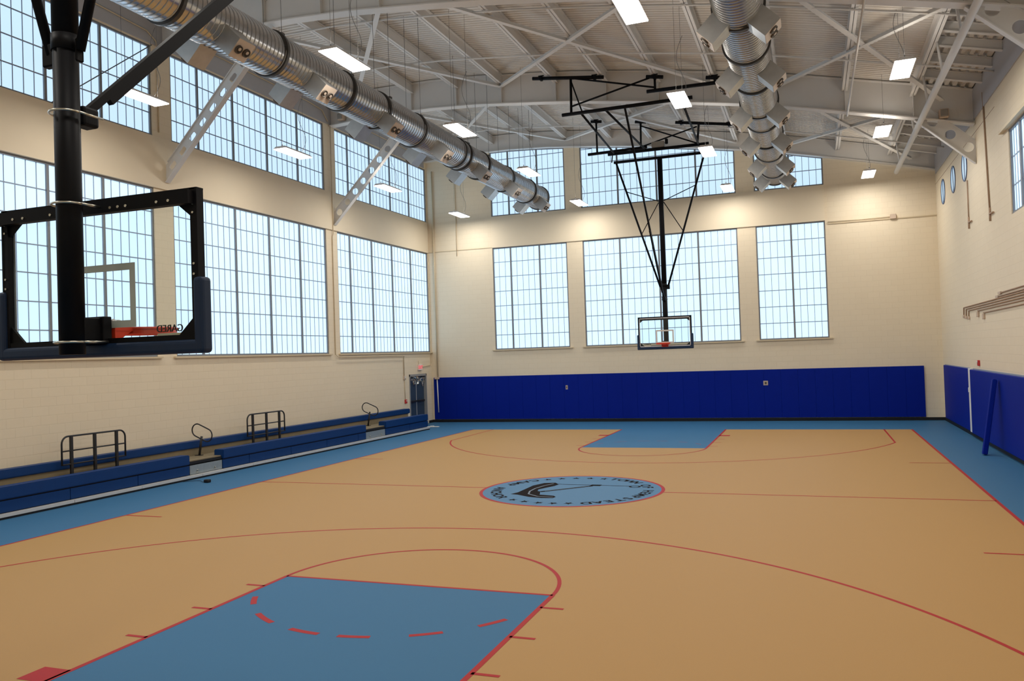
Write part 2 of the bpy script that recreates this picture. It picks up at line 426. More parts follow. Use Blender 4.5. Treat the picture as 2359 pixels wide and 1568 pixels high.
# ------------------------------------------------------------------ windows
wcount = [0]
def window(axis, u_lines, z0, z1, rowz, sill=True, top=None, rows0=None):
    """u_lines: edges of the panels; axis 'x' = side wall at XL/XR, 'y' = end wall. rowz: heights of the horizontal joints"""
    wcount[0] += 1; nm = 'window_%d' % wcount[0]
    if axis == 'L': P = lambda u,z,d: (XL-d,u,z)
    elif axis == 'R': P = lambda u,z,d: (XR+d,u,z)
    else: P = lambda u,z,d: (u,YF+d,z)
    tp = top or (lambda u: z1)
    u0,u1 = u_lines[0],u_lines[-1]; fw = .05
    fr, gr, pn = MB(), MB(), MB()
    def quad(mb, ua, ub, za0, za1, zb0, zb1, d0, d1):
        mb.hexa([P(ua,za0,d0),P(ub,zb0,d0),P(ub,zb0,d1),P(ua,za0,d1),P(ua,za1,d0),P(ub,zb1,d0),P(ub,zb1,d1),P(ua,za1,d1)])
    brk = sorted(set(list(u_lines)+([u for u in (-2.4,-.9,.7,4.1) if u0<u<u1] if top else [])))
    for a,b in zip(brk,brk[1:]):
        quad(fr,a,b,tp(a)-fw,tp(a),tp(b)-fw,tp(b),.02,.14)
        quad(pn,a,b,z0+.01,tp(a)-.01,z0+.01,tp(b)-.01,.07,.12)
    quad(fr,u0,u1,z0,z0+fw,z0,z0+fw,.02,.14)
    for u,ww in [(u0,0),(u1,0)]+[(u,1) for u in u_lines[1:-1]]:
        a,b = (u-.033,u+.033) if ww else ((u,u+fw) if u==u0 else (u-fw,u))
        quad(fr,a,b,z0+fw,tp(a)-fw,z0+fw,tp(b)-fw,.025,.135)
    for a,b in zip(u_lines,u_lines[1:]):
        n = max(2,round((b-a)/.262))
        for k in range(1,n):
            u = a+(b-a)*k/n; quad(gr,u-.0085,u+.0085,z0+fw,tp(u)-fw,z0+fw,tp(u)-fw,.058,.075)
    for z in rowz:
        if z < min(tp(u0),tp(u1))-fw: quad(gr,u0+fw,u1-fw,z-.014,z+.014,z-.014,z+.014,.056,.075)
        else:
            us = [u0+(u1-u0)*i/60 for i in range(61) if z < tp(u0+(u1-u0)*i/60)-fw]
            if len(us) > 1: quad(gr,max(us[0],u0+fw),min(us[-1],u1-fw),z-.014,z+.014,z-.014,z+.014,.056,.075)
    f = struct(fr.build(nm, M['frame_grey']))
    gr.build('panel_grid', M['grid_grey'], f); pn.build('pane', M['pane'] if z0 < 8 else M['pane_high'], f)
    if sill:
        s = MB(); a,b = P(u0-.12,z0-.045,-.07),P(u1+.12,z0,.0)
        if axis == 'L': b = (b[0],min(b[1],YF),b[2])
        s.box(a,b).build('window_sill', M['sill'], f)
    return f
rowsL = [ZS+(ZH-ZS)*k/7 for k in range(1,7)]; rowsU = [US+.605*k for k in range(1,6)]
La = [-19.95,-18.8,-17.25,-15.7,-14.18,-12.61]; Lb = [-11.943,-10.88,-9.41,-7.82,-6.2,-4.687]; Lc = [-3.977,-3.08,-1.49,.11,1.73,3.306]
Lz = [-27.9,-26.6,-25.1,-23.6,-22.1,-20.6]  # out-of-view window pair, added for the light balance
for ln in (Lc,Lb,La,Lz):
    window('L', ln, ZS, ZH, rowsL); window('L', ln, US, UH, rowsU[:3], sill=False)
for ln in ([-7.951,-7.14,-5.85,-4.635],[-3.966,-2.42,-.85,.70,2.197],[2.873,4.15,5.358]):
    window('F', ln, ZS, ZH, rowsL)
    window('F', ln, US, 0, rowsU, sill=False, top=lambda x: zf(x)+.34)
window('R', [-14.6,-13.05,-11.5,-9.95,-8.9,-7.98], 5.6, 7.52, [5.6+.64,5.6+1.28], sill=False)
struct(MB().box((XR,-14.8,7.53),(XR-.10,-7.5,7.60)).build('trim_6', M['sill']))
for (cy,cz) in ((1.69,7.83),(-.405,7.84),(-2.43,7.82)):
    wcount[0] += 1
    mb = MB(); n = 48
    pts = lambda r,x: [(x,cy+r*math.cos(2*PI*k/n),cz+r*math.sin(2*PI*k/n)) for k in range(n)]
    for (ra,xa),(rb,xb) in (((.425,XR-.02),(.385,XR-.02)),((.385,XR-.02),(.385,XR+.06)),((.385,XR+.06),(.425,XR+.06)),((.425,XR+.06),(.425,XR-.02))):
        mb.strip(pts(ra,xa),pts(rb,xb),True)
    f = struct(mb.build('window_%d' % wcount[0], M['round_frame']))
    MB().box((XR-.014,cy-.045,cz-.39),(XR-.004,cy+.045,cz+.39)).build('muntin', M['round_frame'], f)
    MB().prism([(XR-.006,cy+.39*math.cos(2*PI*k/n),cz+.39*math.sin(2*PI*k/n)) for k in range(n)],(.03,0,0)).build('pane', M['round_glass'], f)

# ------------------------------------------------------------------ door in the left wall
DY0, DY1, DZ = 1.20, 2.80, 2.16
mb = MB()
for a,b in (((XL-.18,DY0,0),(XL+.02,DY0+.06,DZ)),((XL-.18,DY1-.06,0),(XL+.02,DY1,DZ)),((XL-.18,DY0,DZ-.09),(XL+.02,DY1,DZ))): mb.box(a,b)
door = struct(mb.build('door_1', M['door_frame']))
for a,b in ((DY0+.065,(DY0+DY1)/2-.012),((DY0+DY1)/2+.012,DY1-.065)):
    lf = MB().rbox((XL-.14,a,.01),(XL-.095,b,DZ-.095),.006,1).build('door_leaf', M['door'], door)
    MB().rbox((XL-.095,a+.06,.98),(XL-.03,b-.06,1.06),.012,1).build('push_bar', M['black_rail'], lf)
MB().box((XL-.15,(DY0+DY1)/2-.010,.02),(XL-.085,(DY0+DY1)/2+.010,DZ-.10)).build('centre_strip', M['alu'], door)
# crumpled plastic sheet hung over the head of the doorway
def film():
    mb = MB(); ny,nz = 26,9; g=[]
    for i in range(ny+1):
        row=[]
        for j in range(nz+1):
            y = DY0+.06+(DY1-DY0-.12)*i/ny; drop = .30+.10*math.sin(i*.9)+.07*math.sin(i*2.3+1)
            x = XL-.06+.035*math.sin(i*1.7+j*.8)+.02*random.uniform(-1,1)
            row.append(mb.bm.verts.new((x,y,DZ-.10-drop*j/nz)))
        g.append(row)
    for i in range(ny):
        for j in range(nz): mb.bm.faces.new((g[i][j],g[i+1][j],g[i+1][j+1],g[i][j+1]))
    o = mb.build('plastic_sheet', M['film']); o.data.materials[0].use_backface_culling=False
    return tag(o,'crumpled clear plastic sheet taped over the top of the dark double door','plastic sheet')
film()

# ------------------------------------------------------------------ roof deck
def ceiling():
    mb = MB(); xs = [XL]+[x for x in (-10,-9,-8,-7,-6.2,-5.3,-4,-3,-2,-1,0,1,2,3,4,5,6,7)]+[7.62]
    prof = []; y = YN; p = .152
    while y < YF+.1:
        prof += [(y,0),(y+p*.50,0),(y+p*.60,.045),(y+p*.90,.045)]; y += p
    rows = [[mb.bm.verts.new((x,yy,zd(x)+h)) for x in xs] for yy,h in prof]
    for A,B in zip(rows,rows[1:]):
        for i in range(len(xs)-1): mb.bm.faces.new((A[i],A[i+1],B[i+1],B[i]))
    # outer strip: ribs run the other way
    x = 7.62; q = .19; pr = []
    while x < XR+.02:
        pr += [(x,0),(x+q*.45,0),(x+q*.55,.075),(x+q*.90,.075)]; x += q
    ys = [YN,-20,-12,-4,YF]
    rows = [[mb.bm.verts.new((xx,yy,zd(xx)+h)) for yy in ys] for xx,h in pr]
    for A,B in zip(rows,rows[1:]):
        for i in range(len(ys)-1): mb.bm.faces.new((A[i],A[i+1],B[i+1],B[i]))
    # unseen top sheet, added to block outside light
    top = [[mb.bm.verts.new((xx,yy,zd(xx)+.25)) for xx in xs+[XR+T]] for yy in (YN-.3,YF+T)]
    for i in range(len(xs)): mb.bm.faces.new((top[0][i],top[0][i+1],top[1][i+1],top[1][i]))
    return struct(mb.build('ceiling', M['deck'], fix=False))
ceiling()

# ------------------------------------------------------------------ steel
XS = [XL+.02,-10,-9,-8,-7,-6.2,-5.3,-4,-3,-2,-1,0,1,2,3,4,5,6,7,8,XR-.02]
def girder(y, label, base=0.0, fl_w=.30, tops=.93):
    g = thing('roof_girder', (0,y,0), label, 'roof girder', 'curved white roof girders')
    web, bf, tf = MB(), MB(), MB()
    for x0,x1 in zip(XS,XS[1:]):
        a,b = zf(x0)+base,zf(x1)+base; c,d = zf(x0)+tops,zf(x1)+tops
        web.hexa([(x0,y-.01,a+.02),(x1,y-.01,b+.02),(x1,y+.01,b+.02),(x0,y+.01,a+.02),(x0,y-.01,c),(x1,y-.01,d),(x1,y+.01,d),(x0,y+.01,c)])
        bf.hexa([(x0,y-fl_w/2,a),(x1,y-fl_w/2,b),(x1,y+fl_w/2,b),(x0,y+fl_w/2,a),(x0,y-fl_w/2,a+.03),(x1,y-fl_w/2,b+.03),(x1,y+fl_w/2,b+.03),(x0,y+fl_w/2,a+.03)])
        tf.hexa([(x0,y-fl_w/2,c),(x1,y-fl_w/2,d),(x1,y+fl_w/2,d),(x0,y+fl_w/2,c),(x0,y-fl_w/2,c+.025),(x1,y-fl_w/2,d+.025),(x1,y+fl_w/2,d+.025),(x0,y+fl_w/2,c+.025)])
    web.build('web', M['steel_white'], g); bf.build('bottom_flange', M['steel_white'], g); tf.build('top_flange', M['steel_white'], g)
    for x in PX:
        if base: continue
        st = MB()
        for s in (-1,1): st.box((x-.008,y+s*.012,zf(x)+base+.03),(x+.008,y+s*.13,zf(x)+tops))
        st.build('stiffener', M['steel_white'], g)
    return g
girder(GY[0], 'wide white curved roof girder nearest the camera, crossing the top of the picture')
girder(GY[1], 'wide white curved roof girder over the far half of the court')
girder(YF-.16, 'shallow roof girder lying along the top of the far wall', base=.30, fl_w=.22)
bays = (('over the nearest bay', YN+.1, GY[0]-.02), ('between the two big girders', GY[0]+.02, GY[1]-.02), ('between the far girder and the far wall', GY[1]+.02, YF-.18))
for bi,(bn,y0,y1) in enumerate(bays):
    for k,x in enumerate(PX):
        if bi == 0 and k not in (0,1,9,10): continue
        h = .33; zb = zp(x)
        o = MB().box((x-.006,y0,zb),(x+.006,y1,zb+h)).box((x-.075,y0,zb),(x+.075,y1,zb+.018)).box((x-.075,y0,zb+h-.018),(x+.075,y1,zb+h)).build('roof_purlin', M['steel_white'])
        tag(o, 'white steel purlin %s, %s from the left wall' % (bn, ORD[k+1]), 'purlin', 'purlins under the roof deck')
# short beams between the last purlin and the right wall
for bi,(bn,ys) in enumerate((('beyond the near girder',(-11.0,-9.9,-8.9,-7.95,-6.8,-5.55)),('beyond the far girder',(-3.2,-2.0,-.8,.4,1.6,2.6)))):
    for k,y in enumerate(ys):
        x0,x1 = 7.62,XR-.03
        mb = MB()
        za,zb = zd(x0)-.24,zd(x1)-.24
        for (w,a,b) in ((.006,0,.22),(.06,0,.018),(.06,.205,.225)):
            mb.hexa([(x0,y-w,za+a),(x1,y-w,zb+a),(x1,y+w,zb+a),(x0,y+w,za+a),(x0,y-w,za+b),(x1,y-w,zb+b),(x1,y+w,zb+b),(x0,y+w,za+b)])
        tag(mb.build('short_roof_beam', M['steel_white']), 'short white beam by the right wall, %s %s' % (ORD[k+1],bn), 'roof beam', 'short beams along the right wall')
# flat cross braces under the deck
def brace(p, q, label):
    o = MB().bar(p,q,.13,.018).bar(Vector(p)+Vector((0,0,.05)),Vector(q)+Vector((0,0,.05)),.018,.10).build('cross_brace', M['steel_white'])
    return tag(o,label,'cross brace','angle braces under the roof deck')
def zb(x): return zp(x)-.03
def xbrace(xa, xb, y0, y1, where):
    brace((xa,y0,zb(xa)),(xb,y1,zb(xb)-.05), 'brace from near left to far right, %s' % where)
    brace((xb,y0,zb(xb)),(xa,y1,zb(xa)-.05), 'brace from far left to near right, %s' % where)
xbrace(-4.45,2.3,GY[0]+.15,GY[1]-.15,'over the middle of the near bay')
xbrace(4.05,8.3,GY[0]+.15,GY[1]-.15,'over the right side of the near bay')
xbrace(-9.9,-4.45,GY[0]+.15,GY[1]-.15,'over the left side of the near bay')
xbrace(-4.45,2.3,GY[1]+.15,YF-.3,'over the middle of the far bay')
xbrace(4.05,8.3,GY[1]+.15,YF-.3,'over the right side of the far bay')
xbrace(-9.9,-4.45,GY[1]+.15,YF-.3,'over the left side of the far bay')
# knee braces with lightening holes
def knee(name_label, y, p0, p1, depth, holes, hr, ob):
    """p0 wall foot, p1 girder end of the lower edge (x,z)"""
    k = thing('knee_brace', (p0[0],y,p0[1]), name_label, 'knee brace', 'holed knee braces')
    a,b = Vector((p0[0],0,p0[1])),Vector((p1[0],0,p1[1])); d = (b-a); Ln = d.length; d.normalize()
    n = Vector((-d.z,0,d.x)); n = n if n.z > 0 else -n
    t = bmesh.new()
    # web with round holes: strips between hole centres
    us = [0]; hs = [h for h in holes]
    bounds = [0]+[ (hs[i]+hs[i+1])/2 for i in range(len(hs)-1)]+[Ln]
    mbw = MB()
    for i,h in enumerate(hs):
        u0,u1 = bounds[i],bounds[i+1]; N=28; A=[];B=[]
        for k2 in range(N):
            th = 2*PI*(k2+.5)/N; c,s = math.cos(th),math.sin(th)
            cc,ss = (math.copysign(abs(c)**.5,c),math.copysign(abs(s)**.5,s)) if ob else (c,s); A.append((h+hr*(1.05 if ob else 1)*cc, depth/2+hr*(.62 if ob else 1)*ss))
            hu = (u1-h) if c>0 else (h-u0); sc = min(hu/max(abs(c),1e-6),(depth/2)/max(abs(s),1e-6)); B.append((h+c*sc,depth/2+s*sc))
        cl = lambda v: (min(max(v.x,XL+.046),XR+.004),v.y,v.z)
        W = lambda q,yy: cl(a+d*q[0]+n*q[1]+Vector((0,yy,0)))
        for k2 in range(N):
            j=(k2+1)%N; poly=[A[k2],B[k2]]
            if abs(B[k2][0]-B[j][0])>1e-6 and abs(B[k2][1]-B[j][1])>1e-6:
                poly.append((u1 if (B[k2][0]+B[j][0])/2>h else u0, depth if (B[k2][1]+B[j][1])/2>depth/2 else 0))
            poly += [B[j],A[j]]
            for yy in (y-.012,y+.012): mbw.face([W(q,yy) for q in poly])
            mbw.face([W(A[k2],y-.012),W(A[j],y-.012),W(A[j],y+.012),W(A[k2],y+.012)])
    mbw.build('web', M['steel_white'], k, fix=False)
    mid = a+d*Ln/2+Vector((0,y,0))
    lo = [a+Vector((0,y,0)),b+Vector((0,y,0))]
    MB().bar(lo[0],lo[1],.16,.02,up=n).build('bottom_flange', M['steel_white'], k)
    MB().bar(lo[0]+n*depth+d*.42,lo[1]+n*depth,.10,.018,up=n).build('top_flange', M['steel_white'], k)
    return k
def zcut(x): return zf(x)
for y,lab in ((GY[0],'left knee brace with oblong holes rising from the left wall to the near girder'),(GY[1],'left knee brace with round holes rising from the left wall to the far girder')):
    hs = [.45+.47*i for i in range(10)]
    knee(lab, y, (XL+.075,7.62), (-7.45,11.12), .34, hs, .115, y == GY[0])
for y,lab in ((GY[0],'right knee brace above the picture edge, running from the right wall to the near girder'),(GY[1],'right knee brace ending beside the round windows on the right wall')):
    knee(lab, y, (XR-.02,7.55), (7.62,8.90), .46, [.42,1.0,1.58], .13, False)

# round beam tube hung along the right side, with its hangers
tb = thing('beam_tube', (7.745,2.5,8.80), 'long white round tube hung lengthwise under the right side of the roof', 'tube')
MB().tube([(7.745,2.5,8.795),(7.745,-20.0,8.795)],.078,16).build('tube', M['steel_white'], tb)
for y in (1.2,-3.0,-6.0,-8.5,-11.0):
    MB().tube([(7.745,y,8.86),(7.66,y,zp(7.6)+.02)],.028,8).build('hanger', M['steel_white'], tb)
cd = MB().tube([(5.93,-13.5,9.30),(5.93,-4.1,9.285)],.026,8)
tag(cd.build('roof_conduit', M['steel_white']), 'thin white conduit run lengthwise under the girders right of the right-hand duct', 'conduit', 'thin pipes under the roof')
def cross_pipe(y, dz, lab):
    mb = MB(); pts = [(x,y,zp(x)-dz) for x in XS]
    return tag(mb.tube(pts,.026,8).build('roof_conduit', M['steel_white']), lab, 'conduit', 'thin pipes under the roof')
cross_pipe(-7.0,.04,'thin white pipe crossing under the purlins in front of the far girder')
cross_pipe(-10.3,.04,'thin white pipe crossing under the purlins just beyond the near girder')
cross_pipe(.9,.04,'thin white pipe crossing under the purlins close to the far wall')

# ------------------------------------------------------------------ spiral ducts
def spiral(cx, cz, r, y0, y1, pitch=.115):
    """sheet metal tube with a raised helical seam"""
    mb = MB(); n = 40; prof = [(0,0),(.86,0),(.885,.013),(.965,.013),(1.0,0)]
    y = y0
    while y < y1+pitch-1e-6:
        rings = []
        for f,h in prof:
            rings.append([((r+h)*math.cos(PI/2+2*PI*k/n), min(max(y+f*pitch+pitch*(k/n-1), y0), y1), (r+h)*math.sin(PI/2+2*PI*k/n)) for k in range(n+1)])
        for A,B in zip(rings,rings[1:]):
            if all(abs(p[1]-q[1])<1e-6 for p,q in zip(A,B)): continue
            va = [mb.bm.verts.new((cx+p[0],p[1],cz+p[2])) for p in A]; vb = [mb.bm.verts.new((cx+p[0],p[1],cz+p[2])) for p in B]
            for k in range(n):
                f = mb.bm.faces.new((va[k],vb[k],vb[k+1],va[k+1])); f.smooth = True
        y += pitch
    return mb
def duct(label, cx, cz, ystart, yend, flanges, boxes, sides, wires):
    d = thing('air_duct', (cx,yend,cz), label, 'air duct', 'spiral ducts under the roof')
    R = .42; cuts = [ystart]+flanges+[yend]
    for a,b in zip(cuts,cuts[1:]):
        o = spiral(cx,cz,R,a,b).build('duct_section', M['galv'], d, fix=False)
    for f in flanges+[yend]:
        mb = MB(); n = 40
        P = lambda r,y: [(cx+r*math.cos(2*PI*k/n),y,cz+r*math.sin(2*PI*k/n)) for k in range(n)]
        for (ra,ya),(rb,yb) in (((R,f-.035),(R+.045,f-.035)),((R+.045,f-.035),(R+.045,f+.035)),((R+.045,f+.035),(R,f+.035))):
            mb.strip(P(ra,ya),P(rb,yb),True)
        mb.build('flange', M['galv_dark'], d)
    mb = MB(); n=40; mb.face([(cx+R*math.cos(2*PI*k/n),yend,cz+R*math.sin(2*PI*k/n)) for k in range(n)]); mb.build('end_cap', M['galv_box'], d)
    for yb in boxes:
        for s in sides:
            a = Vector((s*.7071,0,-.7071)); c = Vector((cx,yb,cz)); t = Vector((.7071*s,0,.7071)) # t: up the face
            yv = Vector((0,1,0)); hw,hh = .21,.185
            mb = MB(); p0,p1 = c+a*.30, c+a*.80
            mb.hexa([tuple(o+yv*u*hw+t*v*hh) for o in (p0,p1) for u,v in ((-1,-1),(1,-1),(1,1),(-1,1))])
            bx = mb.build('nozzle_box', M['galv_box'], d)
            q0,q1 = c+a*.80, c+a*.806
            mb = MB(); mb.hexa([tuple(o+yv*u*(hw-.004)+t*v*(hh-.004)) for o in (q0,q1) for u,v in ((-1,-1),(1,-1),(1,1),(-1,1))])
            mb.build('face_plate', M['nozzle_plate'], bx)
            for u in (-.10,.10):
                o = c+yv*u+a*.806
                mb = MB(); N = 20; ring = lambda r,h: [tuple(o+a*h+(yv*math.cos(2*PI*k/N)+t*math.sin(2*PI*k/N))*r) for k in range(N)]
                mb.strip(ring(.078,0),ring(.078,.03),True); mb.strip(ring(.078,.03),ring(.066,.03),True); mb.strip(ring(.066,.03),ring(.05,.004),True); mb.face(ring(.05,.004))
                mb.build('nozzle', M['nozzle_dark'], bx)
                off = yv*.012+t*.012
                mb = MB(); mb.prism([tuple(Vector(p)+off) for p in [tuple(o+a*.006+(yv*math.cos(2*PI*k/N)+t*math.sin(2*PI*k/N))*.032) for k in range(N)]], a*.02)
                mb.build('nozzle_core', M['nozzle_plate'], bx)
    for y in wires:
        MB().tube([(cx+.12,y,cz+R+.03),(cx+.12,y,zd(cx+.12)-.02)],.006,6).tube([(cx-.30,y,cz+.33),(cx-.30,y,zd(cx-.30)-.02)],.006,6).build('hanger_wire', M['wire'], d)
        MB().box((cx+.08,y-.05,cz+R),(cx+.16,y+.05,cz+R+.05)).build('hanger_bracket', M['galv_dark'], d)
    return d
duct('long galvanised spiral duct slanting down the left side toward the far wall', -4.96, 8.84, -30.4, .75,
     [-26.5,-23.8,-20.8,-18.6,-15.85,-13.35,-11.75,-9.8,-7.15,-6.75,-5.3,-3.1,-.75], [-26.3,-23.3,-20.3,-17.4,-14.75,-11.8,-8.85,-6.0,-3.2,-.05], (1,-1), [-21.5,-18.3,-15.6,-13.0,-11.2,-9.5,-6.3,-4.6,-2.6,-.4])
duct('galvanised spiral duct with paired nozzle boxes, hanging right of the lamps', 3.77, 8.76, -30.4, .15,
     [-26.5,-23.8,-20.8,-18.6,-16.6,-14.45,-12.6,-10.6,-8.55,-7.2,-5.3,-3.6,-1.1], [-26.3,-23.3,-20.3,-17.45,-14.5,-11.6,-8.6,-5.7,-2.7,-.3], (1,-1), [-14.9,-12.1,-9.0,-6.1,-3.2,-.5])

# ------------------------------------------------------------------ pendant lamps
LX = {'A':-8.72,'B':-3.60,'C':2.04,'D':6.80}; LY = [1.75,-4.28,-9.74,-15.3,-20.8,-26.2]  # last two per row: out of view, added to light the near floor
names = {'A':'beside the left windows','B':'right of the left duct','C':'left of the right-hand duct','D':'nearest the right wall'}
first = None
HZ = 8.67
for row in 'ABCD':
    for k,y in enumerate(LY):
        x = LX[row]
        lab = 'hanging tube lamp in the row %s, %s from the far wall' % (names[row], ORD[k+1])
        if first is None:
            first = thing('pendant_lamp', (x,y,HZ), lab, 'pendant lamp', 'hanging gym lamps')
            hw,hl = .205,.63
            MB().hexa([(x-hw,y-hl,HZ+.012),(x+hw,y-hl,HZ+.012),(x+hw,y+hl,HZ+.012),(x-hw,y+hl,HZ+.012),(x-hw*.72,y-hl*.96,HZ+.075),(x+hw*.72,y-hl*.96,HZ+.075),(x+hw*.72,y+hl*.96,HZ+.075),(x-hw*.72,y+hl*.96,HZ+.075)]).build('housing', M['housing'], first)
            MB().box((x-hw+.008,y-hl+.008,HZ-.006),(x+hw-.008,y+hl-.008,HZ+.012)).build('lens', M['lens'], first)
            for s in (-1,1):
                MB().tube([(x,y+s*.5,HZ+.07),(x,y+s*.5,zd(x))],.004,5).build('hanger_wire', M['wire'], first)
                MB().tube([(x,y+s*.5,HZ+.07),(x,y+s*.5,HZ+.14)],.014,6).build('wire_grip', M['wire'], first)
            pts = [(x+.10*math.sin(t*PI*2.2),y+.35+.10*math.sin(t*5)+.15*t,HZ+.07+1.6*t) for t in [i/16 for i in range(17)]]
            MB().tube(pts,.006,5).build('power_cord', M['wire'], first)
        else: dup(first,(x,y,HZ),lab)
        ld = bpy.data.lights.new('lamp_glow','AREA'); ld.shape='RECTANGLE'; ld.size=.38; ld.size_y=1.2; ld.energy=70; ld.color=(1.0,.945,.865)
        lo = bpy.data.objects.new('lamp_glow',ld); lo.location=(x,y,HZ-.012); COL.objects.link(lo)
        lu = bpy.data.lights.new('ceiling_fill','AREA'); lu.shape='RECTANGLE'; lu.size=.22; lu.size_y=1.1; lu.energy=11; lu.color=(1.0,.92,.80)  # upward fill light added above each lamp to brighten the ceiling
        uo = bpy.data.objects.new('ceiling_fill',lu); uo.location=(x,y,HZ+.08); uo.rotation_euler=(PI,0,0); COL.objects.link(uo)

# ------------------------------------------------------------------ basketball hoops
def hoop(label, cx, yb, s, brace_top, pw=-.25, dz=0.0):
    """s=-1: faces the camera (far end); s=1: faces away (near end)"""
    f = -s
    P = lambda u,w,z: (cx+u*f, yb+w*s, z)
    PZ = lambda u,w,z: (cx+u*f, yb+w*s, z+dz)      # w>0: into the court
    h = thing('basketball_hoop', (cx,yb-.25*s,2.9), label, 'basketball hoop', 'ceiling-hung basketball hoops')
    mast = MB().tube([P(0,pw,2.90),P(0,pw,5.15)],.083,20).tube([P(0,pw,5.1),P(0,pw,9.40)],.085,20).build('mast', M['black'], h)
    MB().tube([P(0,pw,4.99),P(0,pw,5.10)],.092,20).build('mast_collar', M['black'], mast)
    MB().tube([P(-1.6,pw,9.45),P(1.6,pw,9.45)],.05,12).build('hinge_pipe', M['black'], h)
    for q in (-1,1):
        st = MB().tube([P(q*.13,pw,4.98),P(q*1.52,pw,9.42)],.034,10).build('side_strut', M['black'], h)
        MB().rbox(P(q*.09-.03,pw-.03,4.90),P(q*.09+.07*q+.03,pw+.03,5.06),.01,1).build('strut_bracket', M['black'], st)
        at = lambda z: q*(.13+(1.52-.13)*(z-4.98)/(9.42-4.98))
        MB().tube([P(q*.09,pw,7.95),P(at(8.38),pw,8.38)],.015,8).build('tie_rod', M['black'], h)
        MB().tube([P(q*.09,pw,7.90),P(at(6.85),pw,6.85)],.015,8).build('tie_rod', M['black'], h)
    bt = brace_top; b0 = P(0,pw+.17,4.62); b1 = P(*bt)
    br = MB().bar(b0,b1,.054,.054).build('fold_brace', M['black'], h)
    v0,v1 = Vector(b0),Vector(b1); vd=(v1-v0).normalized(); dn = Vector((0,0,-1)); dn=(dn-vd*dn.dot(vd)).normalized()
    MB().bar(v0+vd*.22+dn*.045,v0+vd*2.6+dn*.045,.048,.05).build('brace_sleeve', M['black'], br)
    MB().rbox(P(-.06,pw+.08,4.50),P(.06,pw+.22,4.64),.02,2).build('brace_clamp', M['black'], h)
    for z in (4.56,3.93,2.985):
        mb = MB(); mb.tube([P(.11*math.cos(t),pw+.11*math.sin(t)*1.0,z) for t in [PI+PI*k/14 for k in range(15)]]+[P(.11,pw+.2,z)],.0085,8)
        mb.tube([P(-.11,pw,z),P(-.11,pw+.2,z)],.0085,8).build('u_bolt', M['bolt'], h)
    # backboard
    HW, Z0, Z1 = .905, 2.90+dz, 3.965+dz
    bd = MB().box(P(-HW+.01,-.012,Z0+.01),P(HW-.01,0,Z1-.01)).build('backboard_glass', M['glass'], h)
    bo = MB()
    for a,b in (((-HW,Z0),(HW,Z0+.018)),((-HW,Z1-.018),(HW,Z1)),((-HW,Z0),(-HW+.018,Z1)),((HW-.018,Z0),(HW,Z1))):
        a2 = (a[0]+.022 if a[0]<0 else a[0]-.022, a[1]) ; 
        bo.box(P(max(a[0],-HW+.03),.001,max(a[1],Z0+.03)),P(min(b[0],HW-.03),.003,min(b[1],Z1-.03))) if False else None
    for u0,z0,u1,z1 in ((-HW+.04,Z0+.04,HW-.04,Z0+.065),(-HW+.04,Z1-.065,HW-.04,Z1-.04),(-HW+.04,Z0+.04,-HW+.062,Z1-.04),(HW-.062,Z0+.04,HW-.04,Z1-.04)):
        bo.box(P(u0,.0005,z0),P(u1,.003,z1))
    bo.build('border_line', M['board_edge'], bd)
    tg = MB(); t0,t1 = 3.05+dz,3.505+dz
    for u0,z0,u1,z1 in ((-.305,t0,.305,t0+.05),(-.305,t1-.05,.305,t1),(-.305,t0+.05,-.255,t1-.05),(.255,t0+.05,.305,t1-.05)):
        tg.box(P(u0,.0005,z0),P(u1,.003,z1))
    tg.build('target_square', M['target'], bd)
    fr = MB()
    fr.box(P(-HW,-.052,Z1-.056),P(HW,-.013,Z1-.012)).box(P(-HW-.005,-.056,Z1-.012),P(HW+.005,.008,Z1))
    fr.box(P(-HW,-.052,Z0),P(HW,-.013,Z0+.075)).box(P(-HW-.005,-.056,Z0-.004),P(HW+.005,.008,Z0+.004))
    for q in (-1,1):
        fr.box(P(q*HW,-.056,Z0),P(q*(HW-.055),-.013,Z1)); fr.box(P(q*(HW+.004),-.058,Z0),P(q*(HW-.012),.008,Z1))
        fr.box(P(q*(HW),.003,Z0),P(q*(HW-.040),.008,Z1))
        fr.prism([P(q*(HW-.05),-.040,Z1-.08),P(q*(HW-.20),-.040,Z1-.08),P(q*(HW-.05),-.040,Z1-.20)],(0,.02*s,0))
        fr.prism([P(q*(HW-.05),-.040,Z0+.06),P(q*(HW-.20),-.040,Z0+.06),P(q*(HW-.05),-.040,Z0+.20)],(0,.02*s,0))
    fr.box(P(-HW,.003,Z1),P(HW,.008,Z1-.040)); fr.box(P(-HW,.003,Z0),P(HW,.008,Z0+.040))
    frm = fr.build('backboard_frame', M['black'], h)
    # cross bar carried across to the mast
    MB().box(P(-HW+.02,-.112,Z1-.115),P(HW+(.25 if s>0 else -.02),-.056,Z1-.025)).build('cross_bar', M['black'], frm)
    for u in (-.72,-.62,-.35,-.28,-.21,.21,.28,.35,.62,.72):
        MB().tube([P(u,-.110,Z1-.085),P(u,-.118,Z1-.085)],.010,8).build('frame_bolt', M['bolt'], frm)
    for z in (Z1-.05,Z1-.11,Z1-.17,Z0+.55,Z0+.48):
        for q in (-1,1): MB().tube([P(q*(HW-.03),-.056,z),P(q*(HW-.03),-.064,z)],.008,8).build('frame_bolt', M['bolt'], frm)
    # padding around the lower edge
    pd = MB()
    pd.rbox(P(-HW-.015,-.079,Z0-.054),P(HW+.015,.024,Z0+.04),.028,3)
    for q in (-1,1): pd.rbox(P(q*(HW+.048),-.08,Z0-.055),P(q*(HW-.035),.025,Z0+.46),.028,3)
    pd.build('edge_padding', M['navy'], h)
